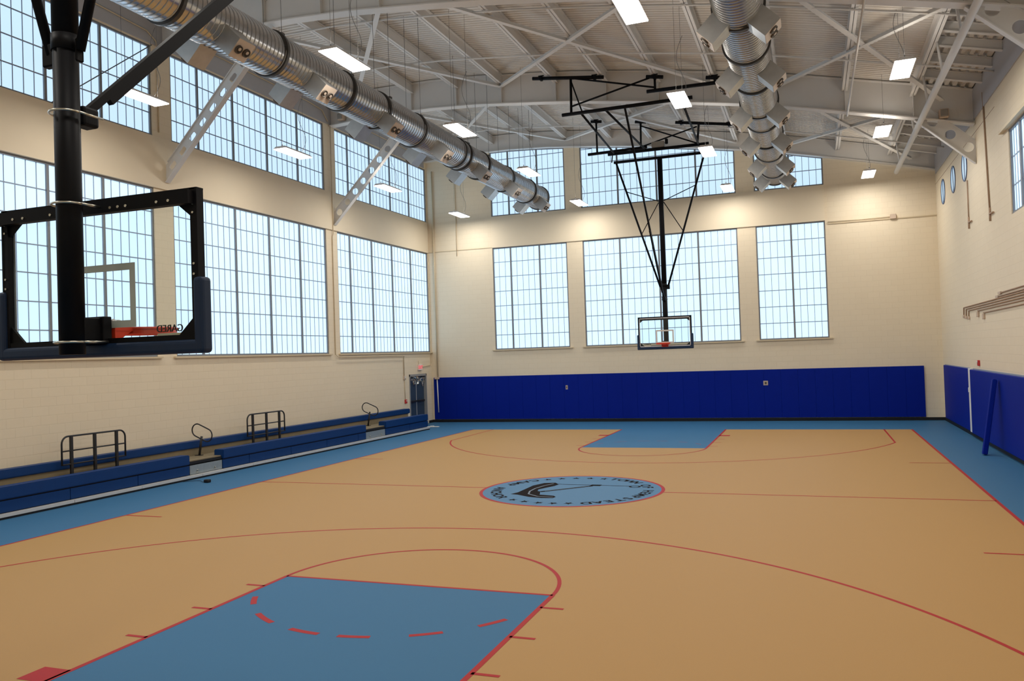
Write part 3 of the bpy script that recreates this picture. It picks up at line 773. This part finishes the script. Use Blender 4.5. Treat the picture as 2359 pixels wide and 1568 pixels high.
    # rim and its mounts
    MB().rbox(PZ(-.075,pw+.02,2.955),PZ(.075,-.015,3.12),.008,1).build('goal_mount', M['black'], h)
    MB().rbox(PZ(-.10,-.09,2.94),PZ(.10,-.013,3.13),.006,1).build('mount_plate', M['black'], h)
    rm = MB().ring(PZ(0,.15+.229,3.05),(0,0,1),.235,.011,40,8)
    n=40
    rr = lambda R,z: [PZ(R*math.cos(2*PI*k/n),.379+R*math.sin(2*PI*k/n),z) for k in range(n)]
    rm.strip(rr(.236,3.052),rr(.236,3.012),True); rm.strip(rr(.229,3.012),rr(.229,3.052),True); rm.strip(rr(.229,3.012),rr(.236,3.012),True)
    rm.box(PZ(-.11,.003,2.93),PZ(.11,.018,3.06)); rm.box(PZ(-.11,.018,3.03),PZ(.11,.17,3.055))
    for q in (-1,1): rm.prism([PZ(q*.095,.018,2.95),PZ(q*.095,.018,3.03),PZ(q*.095,.16,3.03)],(.012*q*f,0,0))
    rm.prism([PZ(-.07,.02,2.94),PZ(.07,.02,2.94),PZ(.085,.16,3.03),PZ(-.085,.16,3.03)],(0,0,.006)).build('rim', M['rim'], h)
    # maker's sticker on the front of the glass
    u0,u1 = -.70,-.485
    sk = MB().box(PZ(u0,.009,2.962),PZ(u1,.0105,2.994)).build('maker_sticker', M['sticker'], bd)
    rx = Vector((f,0,0)); m = Matrix(((f,0,0,P(-.592,.011,3.05)[0]),(0,0,-f,P(0,.011,0)[1]),(0,1,0,3.036+dz),(0,0,0,1)))
    tm = MB()
    for k in (-1,0,1):
        mk = m.copy(); mk[0][3] += .0028*k; mk[2][3] -= .012; text_mesh(tm,'GARED',.072,mk)
    
    m2 = m.copy(); m2[2][3] = 2.978+dz; text_mesh(tm,'www.garedsports.com',.0185,m2)
    tm.build('sticker_lettering', M['logo_black'], sk, fix=False)
    return h
hoop('black basketball hoop at the far end hanging in front of the middle window', .05, -1.22, -1, (-.30,3.78,10.10))
hoop('large black basketball hoop in the left foreground, its backboard seen from behind', .01, -24.67, 1, (-.20,4.84,9.45), -.26, .035)

t = bmesh.new(); bmesh.ops.create_icosphere(t, subdivisions=3, radius=1)
for v in t.verts:
    q = 1+.13*math.sin(v.co.x*9+v.co.y*5)+.10*math.sin(v.co.z*11+v.co.x*6)
    v.co = Vector((v.co.x*.10*q, v.co.y*.055*q, v.co.z*.032*q))
mb = MB(); mb.merge(t, Matrix.Translation((.0,-24.59,3.125))); tag(mb.build('plastic_wrap', M['film_pale']), 'small crumpled pale plastic wrap lying on the rim of the near hoop', 'plastic wrap')
def support(label, T, zhead):
    h = thing('hoop_support_frame', T(0,-3,10.2), label, 'hoop support frame', 'black pipe frames under the roof')
    def pipe(name,a,b,r=.05): return MB().tube([T(*a),T(*b)],r,10).build(name, M['black'], h)
    def header(x0,x1,y,clamps):
        p = pipe('header_pipe',(x0,y,zhead(x0,y)-.07),(x1,y,zhead(x1,y)-.07),.055)
        for x in clamps:
            z = zhead(x,y)-.07
            MB().box(T(x-.035,y-.07,z-.075),T(x+.035,y+.07,z+.06)).box(T(x-.09,y-.03,z+.06),T(x+.09,y+.03,z+.08)).build('pipe_clamp', M['black'], p)
    fy, ry = -5.0, -.85
    zfm = 10.13
    header(-3.13,-.87,fy,(-2.85,-1.15)); header(.42,.92,fy,(.67,)); header(2.15,2.66,fy,(2.4,))
    hz = lambda x,y: zhead(x,y)-.07
    pipe('drop_pipe',(-1.9,fy,hz(-1.9,fy)),(-1.92,fy,zfm+.05),.04)
    pipe('drop_pipe',(.67,fy,hz(.67,fy)),(.67,fy,10.5),.035); pipe('drop_pipe',(2.4,fy,hz(2.4,fy)),(2.4,fy,10.48),.035)
    pipe('lower_pipe',(.42,fy,10.5),(2.67,fy,10.47),.055)
    pipe('drop_pipe',(1.15,fy,10.5),(1.15,fy-.02,zfm),.035)
    pipe('front_pipe',(-2.2,fy-.05,zfm),(1.75,fy-.05,zfm),.055)
    pipe('diagonal_brace',(-1.75,fy,hz(-1.8,fy)-.05),(.64,fy,10.6),.028); pipe('diagonal_brace',(-1.88,fy,zfm+.25),(.62,fy,10.92),.028)
    pipe('diagonal_brace',(-1.9,fy,hz(-1.9,fy)-.1),(-1.55,fy-.1,zfm),.022)
    for a,b in (((-1.6,fy,zfm-.02),(-1.55,ry,9.80)),((-.85,fy,zfm),(-.45,ry,9.82)),((1.42,fy,zfm),(1.37,ry,9.78))): pipe('spreader_pipe',a,b,.035)
    # rear
    hy = .3
    header(-2.65,-2.25,hy,(-2.45,)); header(-1.0,-.6,hy,(-.8,)); header(.45,2.6,hy,(.65,2.3))
    pipe('drop_pipe',(-2.45,hy,hz(-2.45,hy)),(-2.45,hy,10.16),.035); pipe('drop_pipe',(-.8,hy,hz(-.8,hy)),(-.82,hy,10.2),.035)
    pipe('lower_pipe',(-2.8,hy,10.16),(-.6,hy,10.18),.055)
    pipe('drop_pipe',(1.27,hy,hz(1.3,hy)),(1.33,ry,9.80),.04)
    pipe('diagonal_brace',(-.78,hy,hz(-.8,hy)-.15),(1.28,ry+.1,9.86),.026); pipe('diagonal_brace',(-.78,hy,10.22),(1.2,hy,hz(1.2,hy)-.12),.026)
    mp = pipe('rear_pipe',(-1.78,ry,9.79),(1.72,ry,9.77),.055)
    pipe('rear_link',(-1.2,hy,10.14),(-1.2,ry,9.82),.035)
    for x in (-1.62,1.5): pipe('hinge_link',(x,ry,9.76),(x,-1.0,9.46),.02)
    MB().rbox(T(-.22,ry-.12,9.83),T(.22,ry+.12,10.03),.03,2).build('winch', M['grey_box'], h)
    MB().rbox(T(.24,ry-.05,9.92),T(.34,ry+.05,10.10),.02,1).build('winch_motor', M['black'], h)
    return h
support('black pipe frame carrying the far hoop below the roof', lambda x,y,z:(x,y,z), lambda x,y: zp(x))
support('black pipe frame carrying the near hoop above the picture edge', lambda x,y,z:(-x,-25.9-y,z), lambda x,y: zp(-x))

# ------------------------------------------------------------------ bleacher along the left wall
BA = .014
def B(s, y, z): return (-9.66+BA*(y+9.2)-s, y, z)     # s: distance back from the front edge
def bbox(mb, s0, s1, y0, y1, z0, z1):
    return mb.hexa([B(s1,y0,z0),B(s0,y0,z0),B(s0,y1,z0),B(s1,y1,z0),B(s1,y0,z1),B(s0,y0,z1),B(s0,y1,z1),B(s1,y1,z1)])
YB0, YB1 = -21.5, .12
bl = thing('bleacher', B(.5,-9,0), 'low two-row blue bleacher running along the left wall', 'bleacher')
secs = [-21.5,-20.0,-18.15,-16.3,-14.5,-12.55,-10.62,-8.75,-6.9,-5.05,-3.2,-1.4,.05]
for a,b in zip(secs,secs[1:]):
    bbox(MB(),0,.13,a+.006,b-.006,.045,.10).build('kick_rail', M['alu'], bl)
bbox(MB(),.02,.14,YB0,YB1-.05,.0,.045).build('rail_skid', M['rubber'], bl)
front = ((YB0,-12.87),(-11.68,-4.55),(-3.22,YB1))
for a,b in front:
    mb = MB(); bbox(mb,.10,.40,a,b,.36,.60); bmesh.ops.bevel(mb.bm, geom=list(mb.bm.edges), offset=.02, segments=2, affect='EDGES')
    mb.build('seat', M['seat_blue'], bl)
    c = [s for s in secs if a+.2 < s < b-.2]; c = [a]+c+[b]
    for p,q in zip(c,c[1:]): bbox(MB(),.12,.15,p+.008,q-.008,.115,.335).build('riser_panel', M['seat_blue'], bl)
    bbox(MB(),.16,.36,a+.02,b-.02,.09,.36).build('seat_support', M['rubber'], bl)
mb = MB(); bbox(mb,.80,1.08,YB0,-.05,.655,.84); bmesh.ops.bevel(mb.bm, geom=list(mb.bm.edges), offset=.02, segments=2, affect='EDGES'); mb.build('seat', M['seat_blue'], bl)
bbox(MB(),.40,.86,YB0,-.12,.43,.46).build('foot_board', M['plywood'], bl)
bbox(MB(),.86,.88,YB0,-.12,.46,.655).build('back_riser', M['plywood'], bl)
bbox(MB(),.88,1.06,YB0,-.14,.0,.655).build('understructure', M['rubber'], bl)
for a,b in ((-12.87,-11.68),(-4.55,-3.22)):
    bbox(MB(),.16,.42,a+.02,b-.02,.43,.455).build('aisle_step', M['plywood'], bl)
    bbox(MB(),.14,.17,a+.02,b-.02,.36,.43).build('step_nosing', M['rubber'], bl)
    r = bbox(MB(),.13,.16,a+.02,b-.02,.11,.335).build('aisle_riser', M['galv_riser'], bl)
    mb = MB()
    for y in (a+.28,b-.28):
        mb.tube([B(.13,y,.19),B(.105,y,.19)],.02,8); mb.tube([B(.115,y-.05,.15),B(.115,y+.05,.15)],.008,6)
    mb.build('riser_latch', M['bolt'], r)
def guard(y0, label):
    ln = 1.70; s = .66
    g = thing('guard_rail', B(s,y0,.46), label, 'guard rail', 'black guard rails on the bleacher')
    c = .16; zt = 1.375
    pts = [B(s,y0,.76)]+[B(s,y0,zt-c)]+[B(s,y0+c-c*math.cos(t),zt-c+c*math.sin(t)) for t in [PI/2*k/6 for k in range(1,7)]]
    pts += [B(s,y0+ln-c+c*math.sin(t),zt-c+c*math.cos(t)) for t in [PI/2*k/6 for k in range(7)]]+[B(s,y0+ln,.76)]
    MB().tube(pts,.02,10).build('top_rail', M['black_rail'], g)
    MB().tube([B(s,y0,1.06),B(s,y0+ln,1.06)],.016,8).build('mid_rail', M['black_rail'], g)
    MB().tube([B(s,y0,.77),B(s,y0+ln,.77)],.016,8).build('low_rail', M['black_rail'], g)
    for d in (.24,.85,1.45): bbox(MB(),s-.024,s+.024,y0+d-.03,y0+d+.03,.46,zt).build('post', M['black_rail'], g)
    return g
guard(-16.02,'black guard rail on the bleacher nearer to the camera')
guard(-10.0,'black guard rail on the bleacher between the two looped aisle rails')
def loop(y, label):
    x0 = B(.70,y,0)[0]
    g = thing('aisle_rail', (x0,y,.455), label, 'aisle handrail', 'looped black aisle handrails')
    MB().tube([(x0-.02,y,.455),(x0+.07,y,.96)],.03,10).build('post', M['black_rail'], g)
    MB().box((x0-.12,y-.06,.456),(x0+.06,y+.06,.475)).build('base_plate', M['black_rail'], g)
    A = Vector((x0-.07,y,1.12)); Bp = Vector((x0+.24,y,.99)); r = .165; d=(Bp-A).normalized(); n=Vector((-d.z,0,d.x))
    pts=[A+(-d*math.sin(t)+n*math.cos(t))*r for t in [PI*k/12 for k in range(13)]]+[Bp+(d*math.sin(t)-n*math.cos(t))*r for t in [PI*k/12 for k in range(13)]]
    MB().tube(pts,.017,8,closed=True).build('hand_loop', M['black_rail'], g)
loop(-11.85,'looped black handrail in the bleacher aisle nearer to the camera')
loop(-3.4,'looped black handrail in the bleacher aisle nearer to the door')

# ------------------------------------------------------------------ wall padding
k = 0; x = 8.455; pw = .609; pads = []
while x-pw > XL+.05-.3:
    a = max(x-pw, XL+.10); pads.append((a,x)); x -= pw
pads = pads[::-1]
for i,(a,b) in enumerate(pads):
    p = thing('wall_pad', ((a+b)/2,YF-.03,.13), 'tall blue wall pad on the far wall, %s from the door corner' % ORD[i+1], 'wall pad', 'blue pads on the far wall')
    MB().rbox((a+.001,YF-.065,.13),(b-.001,YF-.012,1.95),.006,2).build('cushion', M['pad_blue'], p)
    MB().box((a+.003,YF-.012,.125),(b-.003,YF-.001,1.955)).build('backer', M['pad_edge'], p)
def plate(x,z,w,h,lab):
    p = thing('outlet_plate', (x,YF-.066,z), lab, 'outlet plate', 'small outlet plates on the pads')
    MB().rbox((x-w/2,YF-.072,z-h/2),(x+w/2,YF-.064,z+h/2),.003,1).build('cover', M['beige'], p)
    MB().box((x-w*.2,YF-.075,z-h*.25),(x+w*.2,YF-.071,z+h*.25)).build('socket', M['nozzle_dark'], p)
plate(-4.83,1.42,.09,.17,'small outlet plate in the far wall padding left of the lane')
plate(3.03,1.44,.17,.17,'square outlet plate in the far wall padding right of the lane')
p = thing('wall_pad', (XR-.03,.5,.13), 'wide blue padding on the right wall between the corner and the white strip', 'wall pad')
MB().rbox((XR-.06,-1.98,.13),(XR-.012,2.93,1.97),.012,2).build('cushion', M['pad_blue'], p)
MB().box((XR-.012,-1.98,.125),(XR-.001,2.93,1.995)).build('backer', M['pad_edge'], p)
tag(MB().box((XR-.075,-2.40,.13),(XR-.001,-2.0,1.985)).build('trim_strip', M['white']), 'narrow white vertical strip between the blue pads on the right wall', 'trim strip')
tag(MB().rbox((XR-.095,-2.13,1.28),(XR-.073,-2.02,1.42),.008,1).build('door_latch', M['white']), 'small white latch plate on the white strip of the right wall', 'latch plate')
p = thing('wall_pad', (XR-.05,-7,.13), 'long blue padding on the right wall behind the leaning pad', 'wall pad')
MB().rbox((XR-.10,-14,.13),(XR-.012,-2.42,1.955),.012,2).build('cushion', M['pad_blue'], p)
MB().box((XR-.012,-14,.125),(XR-.001,-2.42,1.99)).build('backer', M['pad_edge'], p)
# loose pad leaning on the right wall
lp = thing('leaning_pad', (8.60,-6.53,0), 'narrow blue pad leaning against the right wall padding', 'loose pad')
mb = MB(); a = Vector((8.60,-6.53,.0)); b = Vector((8.905,-6.36,1.80)); d=(b-a).normalized()
t = bmesh.new(); bmesh.ops.create_cube(t, size=1, matrix=Matrix.Diagonal((.10,.20,1.84,1)))
bmesh.ops.bevel(t, geom=list(t.edges), offset=.015, segments=2, affect='EDGES')
rot = Vector((0,0,1)).rotation_difference(d).to_matrix().to_4x4()
mb.merge(t, Matrix.Translation((a+b)/2+Vector((-.02,0,.018)))@rot); mb.build('cushion', M['pad_blue'], lp)

# ------------------------------------------------------------------ small things on the walls and floor
def cond(pts, label, r=.016, m='conduit', name='wall_conduit', group='conduits on the walls'):
    return tag(MB().tube(pts,r,8).build(name, M[m]), label, 'conduit', group)
W = XL+.022
cond([(W+.04,-4.33,11.1),(W+.04,-4.33,7.3),(W,-4.33,7.2),(W,-4.33,3.05),(W+.06,-4.28,2.97),(W+.06,-4.1,2.95),(W+.06,.5,2.95),(W+.06,.66,2.93),(W+.01,.72,2.85),(W,.74,2.1)],
     'beige conduit dropping between the left windows and turning to the alarm by the door')
cond([(W,.76,1.97),(W,.78,1.15)],'short beige conduit between the strobe and the red pull box',.013)
cond([(W,2.35,2.45),(W,3.2,2.5),(W,3.27,2.6),(W,3.28,3.0)],'beige conduit running from the exit sign to the corner',.013)
cond([(XL+.30,YF-.06,1.98),(XL+.30,YF-.06,11.0)],'pale vertical pipe in the far left corner',.032,'sill','corner_pipe')
cond([(-9.6,YF-.03,11.2),(-9.6,YF-.03,7.2)],'thin beige conduit hanging down the far wall near the left corner',.016)
cond([(5.45,YF-.04,7.30+.06),(7.6,YF-.04,7.36)],'thin beige conduit on the far wall running to a small box',.014)
tag(MB().rbox((7.56,YF-.09,7.28),(7.76,YF,7.46),.01,1).build('junction_box', M['beige']),'small beige box on the far wall right of the high windows','junction box')
E_ = XL+.055
cond([(E_,-20,11.62),(E_,-14.43,11.50),(E_,-12.78,11.43),(E_,-12.46,11.26),(E_,-12.42,10.76),(XL+.02,-12.40,10.6),(XL+.02,-12.40,8.9)],'beige conduit bending down onto the pier between the two nearer high windows',.016,'sill')
cond([(E_,-11.0,11.66),(E_,-5.6,11.62),(E_,-4.80,11.55),(E_,-4.47,11.24)],'beige conduit along the steel above the middle high window on the left',.016,'sill')
cond([(E_,-3.6,11.60),(E_,2.6,11.60)],'beige conduit along the steel above the high window next to the far corner',.016,'sill')
tag(MB().tube([(XL+.02,-12.58,11.13),(XL+.02,-15.65,8.745)],.013,8).build('tie_rod', M['wire']),'thin diagonal rod across the high left window behind the near hoop mast','rod')
struct(MB().box((XR-.006,-6.7,8.385),(XR+.01,YF,8.40)).build('trim_7', M['conduit_red']))
V = XR-.022
cond([(V,-5.50,9.1),(V,-5.62,7.5),(V,-5.75,6.1)],'reddish conduit dropping down the right wall nearer the camera',.02,'conduit_red')
cond([(V,-2.86,7.35),(V,-2.85,6.25)],'reddish conduit below the round windows on the right wall',.016,'conduit_red')
for y,z,l in ((-5.76,5.95,'end fitting of the reddish conduit nearer the camera'),(-2.85,6.15,'end fitting of the reddish conduit below the round windows')):
    tag(MB().tube([(XR-.02,y,z+.15),(XR-.02,y,z-.18)],.028,8).tube([(XR-.03,y+.02,z),(XR-.03,y-.45,z-.02)],.02,8).build('conduit_fitting', M['conduit_red']), l, 'conduit fitting', 'conduit fittings on the right wall')
zz = [3.78,3.72,3.66,3.60]
for i,(y0,z0,drop) in enumerate(((-1.40,3.785,.22),(-1.80,3.725,.20),(-2.22,3.665,.17))):
    cond([(V,y0+.02,z0-drop),(V,y0,z0-.02),(V,y0-.05,z0),(V,-11,z0+.03)],'reddish pipe on the right wall, %s from the top of the three with bent ends' % ORD[i+1],.017,'conduit_red','wall_pipe','pipes along the right wall')
    tag(MB().rbox((XR-.05,y0-.05,z0-drop-.09),(XR-.001,y0+.09,z0-drop),.012,1).build('pipe_outlet', M['beige']),'small outlet under the %s bent pipe on the right wall' % ORD[i+1],'pipe outlet','pipe outlets on the right wall')
for i,(y0,z0) in enumerate(((-6.5,3.92),(-6.2,3.845))):
    cond([(V,y0,z0),(V,-11,z0+.02)],'reddish pipe starting high above the other pipes, %s' % ('the top one' if i==0 else 'the second one'),.017,'conduit_red','wall_pipe','pipes along the right wall')
    tag(MB().box((XR-.04,y0-.12,z0-.03),(XR-.001,y0+.16,z0+.03)).build('pipe_outlet', M['beige']),'small bracket at the start of the %s short upper pipe' % ORD[i+1],'pipe outlet','pipe outlets on the right wall')
for i,(y0,z0) in enumerate(((-3.6,3.605),(-4.4,3.52))):
    cond([(V,y0,z0),(V,-11,z0+.03)],'reddish pipe starting under the bent pipes, %s' % ('the upper one' if i==0 else 'the lowest one'),.017,'conduit_red','wall_pipe','pipes along the right wall')
    tag(MB().rbox((XR-.05,y0-.08,z0-.17),(XR-.001,y0+.10,z0-.02),.012,1).build('pipe_outlet', M['beige']),'small outlet at the start of the %s' % ('upper straight pipe' if i==0 else 'lowest straight pipe'),'pipe outlet','pipe outlets on the right wall')

ex = thing('exit_sign', (XL+.001,2.16,2.31), 'lit red and white exit sign above the double door', 'exit sign')
MB().rbox((XL+.001,2.0,2.31),(XL+.07,2.33,2.56),.01,1).build('sign_box', M['exit_face'], ex)
mb = MB(); text_mesh(mb,'EXIT',.19,Matrix(((0,0,1,XL+.0725),(1,0,0,2.165),(0,1,0,2.435),(0,0,0,1))),bold=.006); mb.build('exit_letters', M['exit_red'], ex, fix=False)
MB().tube([(XL+.03,2.05,2.56),(XL+.03,2.05,2.72)],.012,6).build('sign_stem', M['conduit'], ex)
sb = thing('strobe', (XL+.001,.75,1.97), 'beige alarm strobe on the wall left of the double door', 'alarm strobe')
MB().rbox((XL+.001,.67,1.96),(XL+.05,.84,2.12),.012,1).build('body', M['beige'], sb); MB().rbox((XL+.05,.72,2.02),(XL+.075,.79,2.10),.01,1).build('flash_lens', M['white'], sb)
pb = thing('pull_station', (XL+.001,.80,1.0), 'red fire alarm pull box left of the double door', 'fire alarm')
MB().rbox((XL-.004,.74,.99),(XL+.055,.89,1.15),.012,1).build('body', M['red'], pb); MB().box((XL+.055,.77,1.08),(XL+.062,.86,1.11)).build('handle', M['white'], pb)
rs = thing('horn_strobe', (XR-.001,-3.4,2.12), 'small red horn strobe on the right wall above the blue pads', 'alarm strobe')
MB().rbox((XR-.05,-3.48,2.08),(XR+.004,-3.32,2.24),.012,1).build('body', M['red'], rs); MB().rbox((XR-.075,-3.44,2.16),(XR-.05,-3.36,2.22),.01,1).build('flash_lens', M['white'], rs)
for (x,y,z,l) in ((XL+.55,-4.32,11.35,'small grey fixture on the far girder by the left wall'),(XR-.75,-4.32,8.95,'small grey fixture on the far girder by the right wall')):
    sp = thing('wall_fixture', (x,y,z), l, 'fixture', 'small fixtures on the far girder')
    MB().rbox((x-.12,y-.13,z-.12),(x+.12,y+.07,z+.12),.02,1).build('body', M['beige'], sp); MB().rbox((x-.09,y-.17,z-.09),(x+.09,y-.13,z+.09),.015,1).build('grille', M['grey_box'], sp)
rd = thing('hanging_rod', (-10.66,3.26,.44), 'thin white rod hanging in front of the blue pads near the door corner', 'rod')
MB().tube([(-10.69,3.27,1.90),(-10.66,3.27,.44)],.024,8).build('rod', M['white'], rd); MB().rbox((-10.80,3.22,1.88),(-10.60,3.325,1.95),.01,1).build('bracket', M['beige'], rd)
wsx = thing('floor_scrap', (-9.95,1.05,0), 'flat white scrap of board lying on the floor by the double door', 'scrap')
MB().rbox((-10.28,.96,.001),(-9.62,1.12,.03),.008,1).build('board', M['white'], wsx); MB().rbox((-10.0,1.0,.03),(-9.84,1.08,.055),.008,1).build('offcut', M['white'], wsx)
pc = thing('power_cord', (-9.0,-13.2,0), 'black power cord and plug lying on the floor before the bleacher aisle', 'power cord')
pts = [(-9.05,-13.22,.012)]+[(-9.15-.55*t+.0*t,-13.22+.10*math.sin(t*5)+.05*t,.008+.012*math.sin(t*3)) for t in [i/20 for i in range(1,21)]]
MB().tube(pts,.006,6).build('cord', M['rubber'], pc); MB().rbox((-9.06,-13.29,.0),(-8.92,-13.17,.075),.02,2).build('plug', M['rubber'], pc)

# ------------------------------------------------------------------ world, camera
w = bpy.data.worlds.new('world'); SC.world = w; w.use_nodes = True
w.node_tree.nodes['Background'].inputs[0].default_value = (.75,.88,1,1); w.node_tree.nodes['Background'].inputs[1].default_value = .9
F, YAW, PITCH, ROLL = 1884.508, .3523, .0188, -.0335
cam = bpy.data.cameras.new('camera'); co = bpy.data.objects.new('camera', cam); COL.objects.link(co)
cy_,sy_,cp,sp_ = math.cos(YAW),math.sin(YAW),math.cos(PITCH),math.sin(PITCH)
fwd = Vector((-sy_*cp,cy_*cp,sp_)); rt = Vector((cy_,sy_,0)); up = rt.cross(fwd)
r2 = rt*math.cos(ROLL)+up*math.sin(ROLL); u2 = -rt*math.sin(ROLL)+up*math.cos(ROLL)
co.matrix_world = Matrix(((r2.x,u2.x,-fwd.x,4.7724),(r2.y,u2.y,-fwd.y,-29.1524),(r2.z,u2.z,-fwd.z,2.7913),(0,0,0,1)))
cam.sensor_width = 36; cam.sensor_fit = 'HORIZONTAL'; cam.lens = F*36/2359; cam.clip_start = .05; cam.clip_end = 200
SC.camera = co
SC.view_settings.view_transform = 'Standard'; SC.view_settings.look = 'None'; SC.view_settings.gamma = 1
SC.view_settings.exposure = 0.0; SC.view_settings.use_curve_mapping = False
SC.cycles.max_bounces = 8; SC.cycles.diffuse_bounces = 5; SC.cycles.glossy_bounces = 4; SC.cycles.transparent_max_bounces = 12
SC.cycles.caustics_reflective = False; SC.cycles.caustics_refractive = False; SC.cycles.sample_clamp_indirect = 8
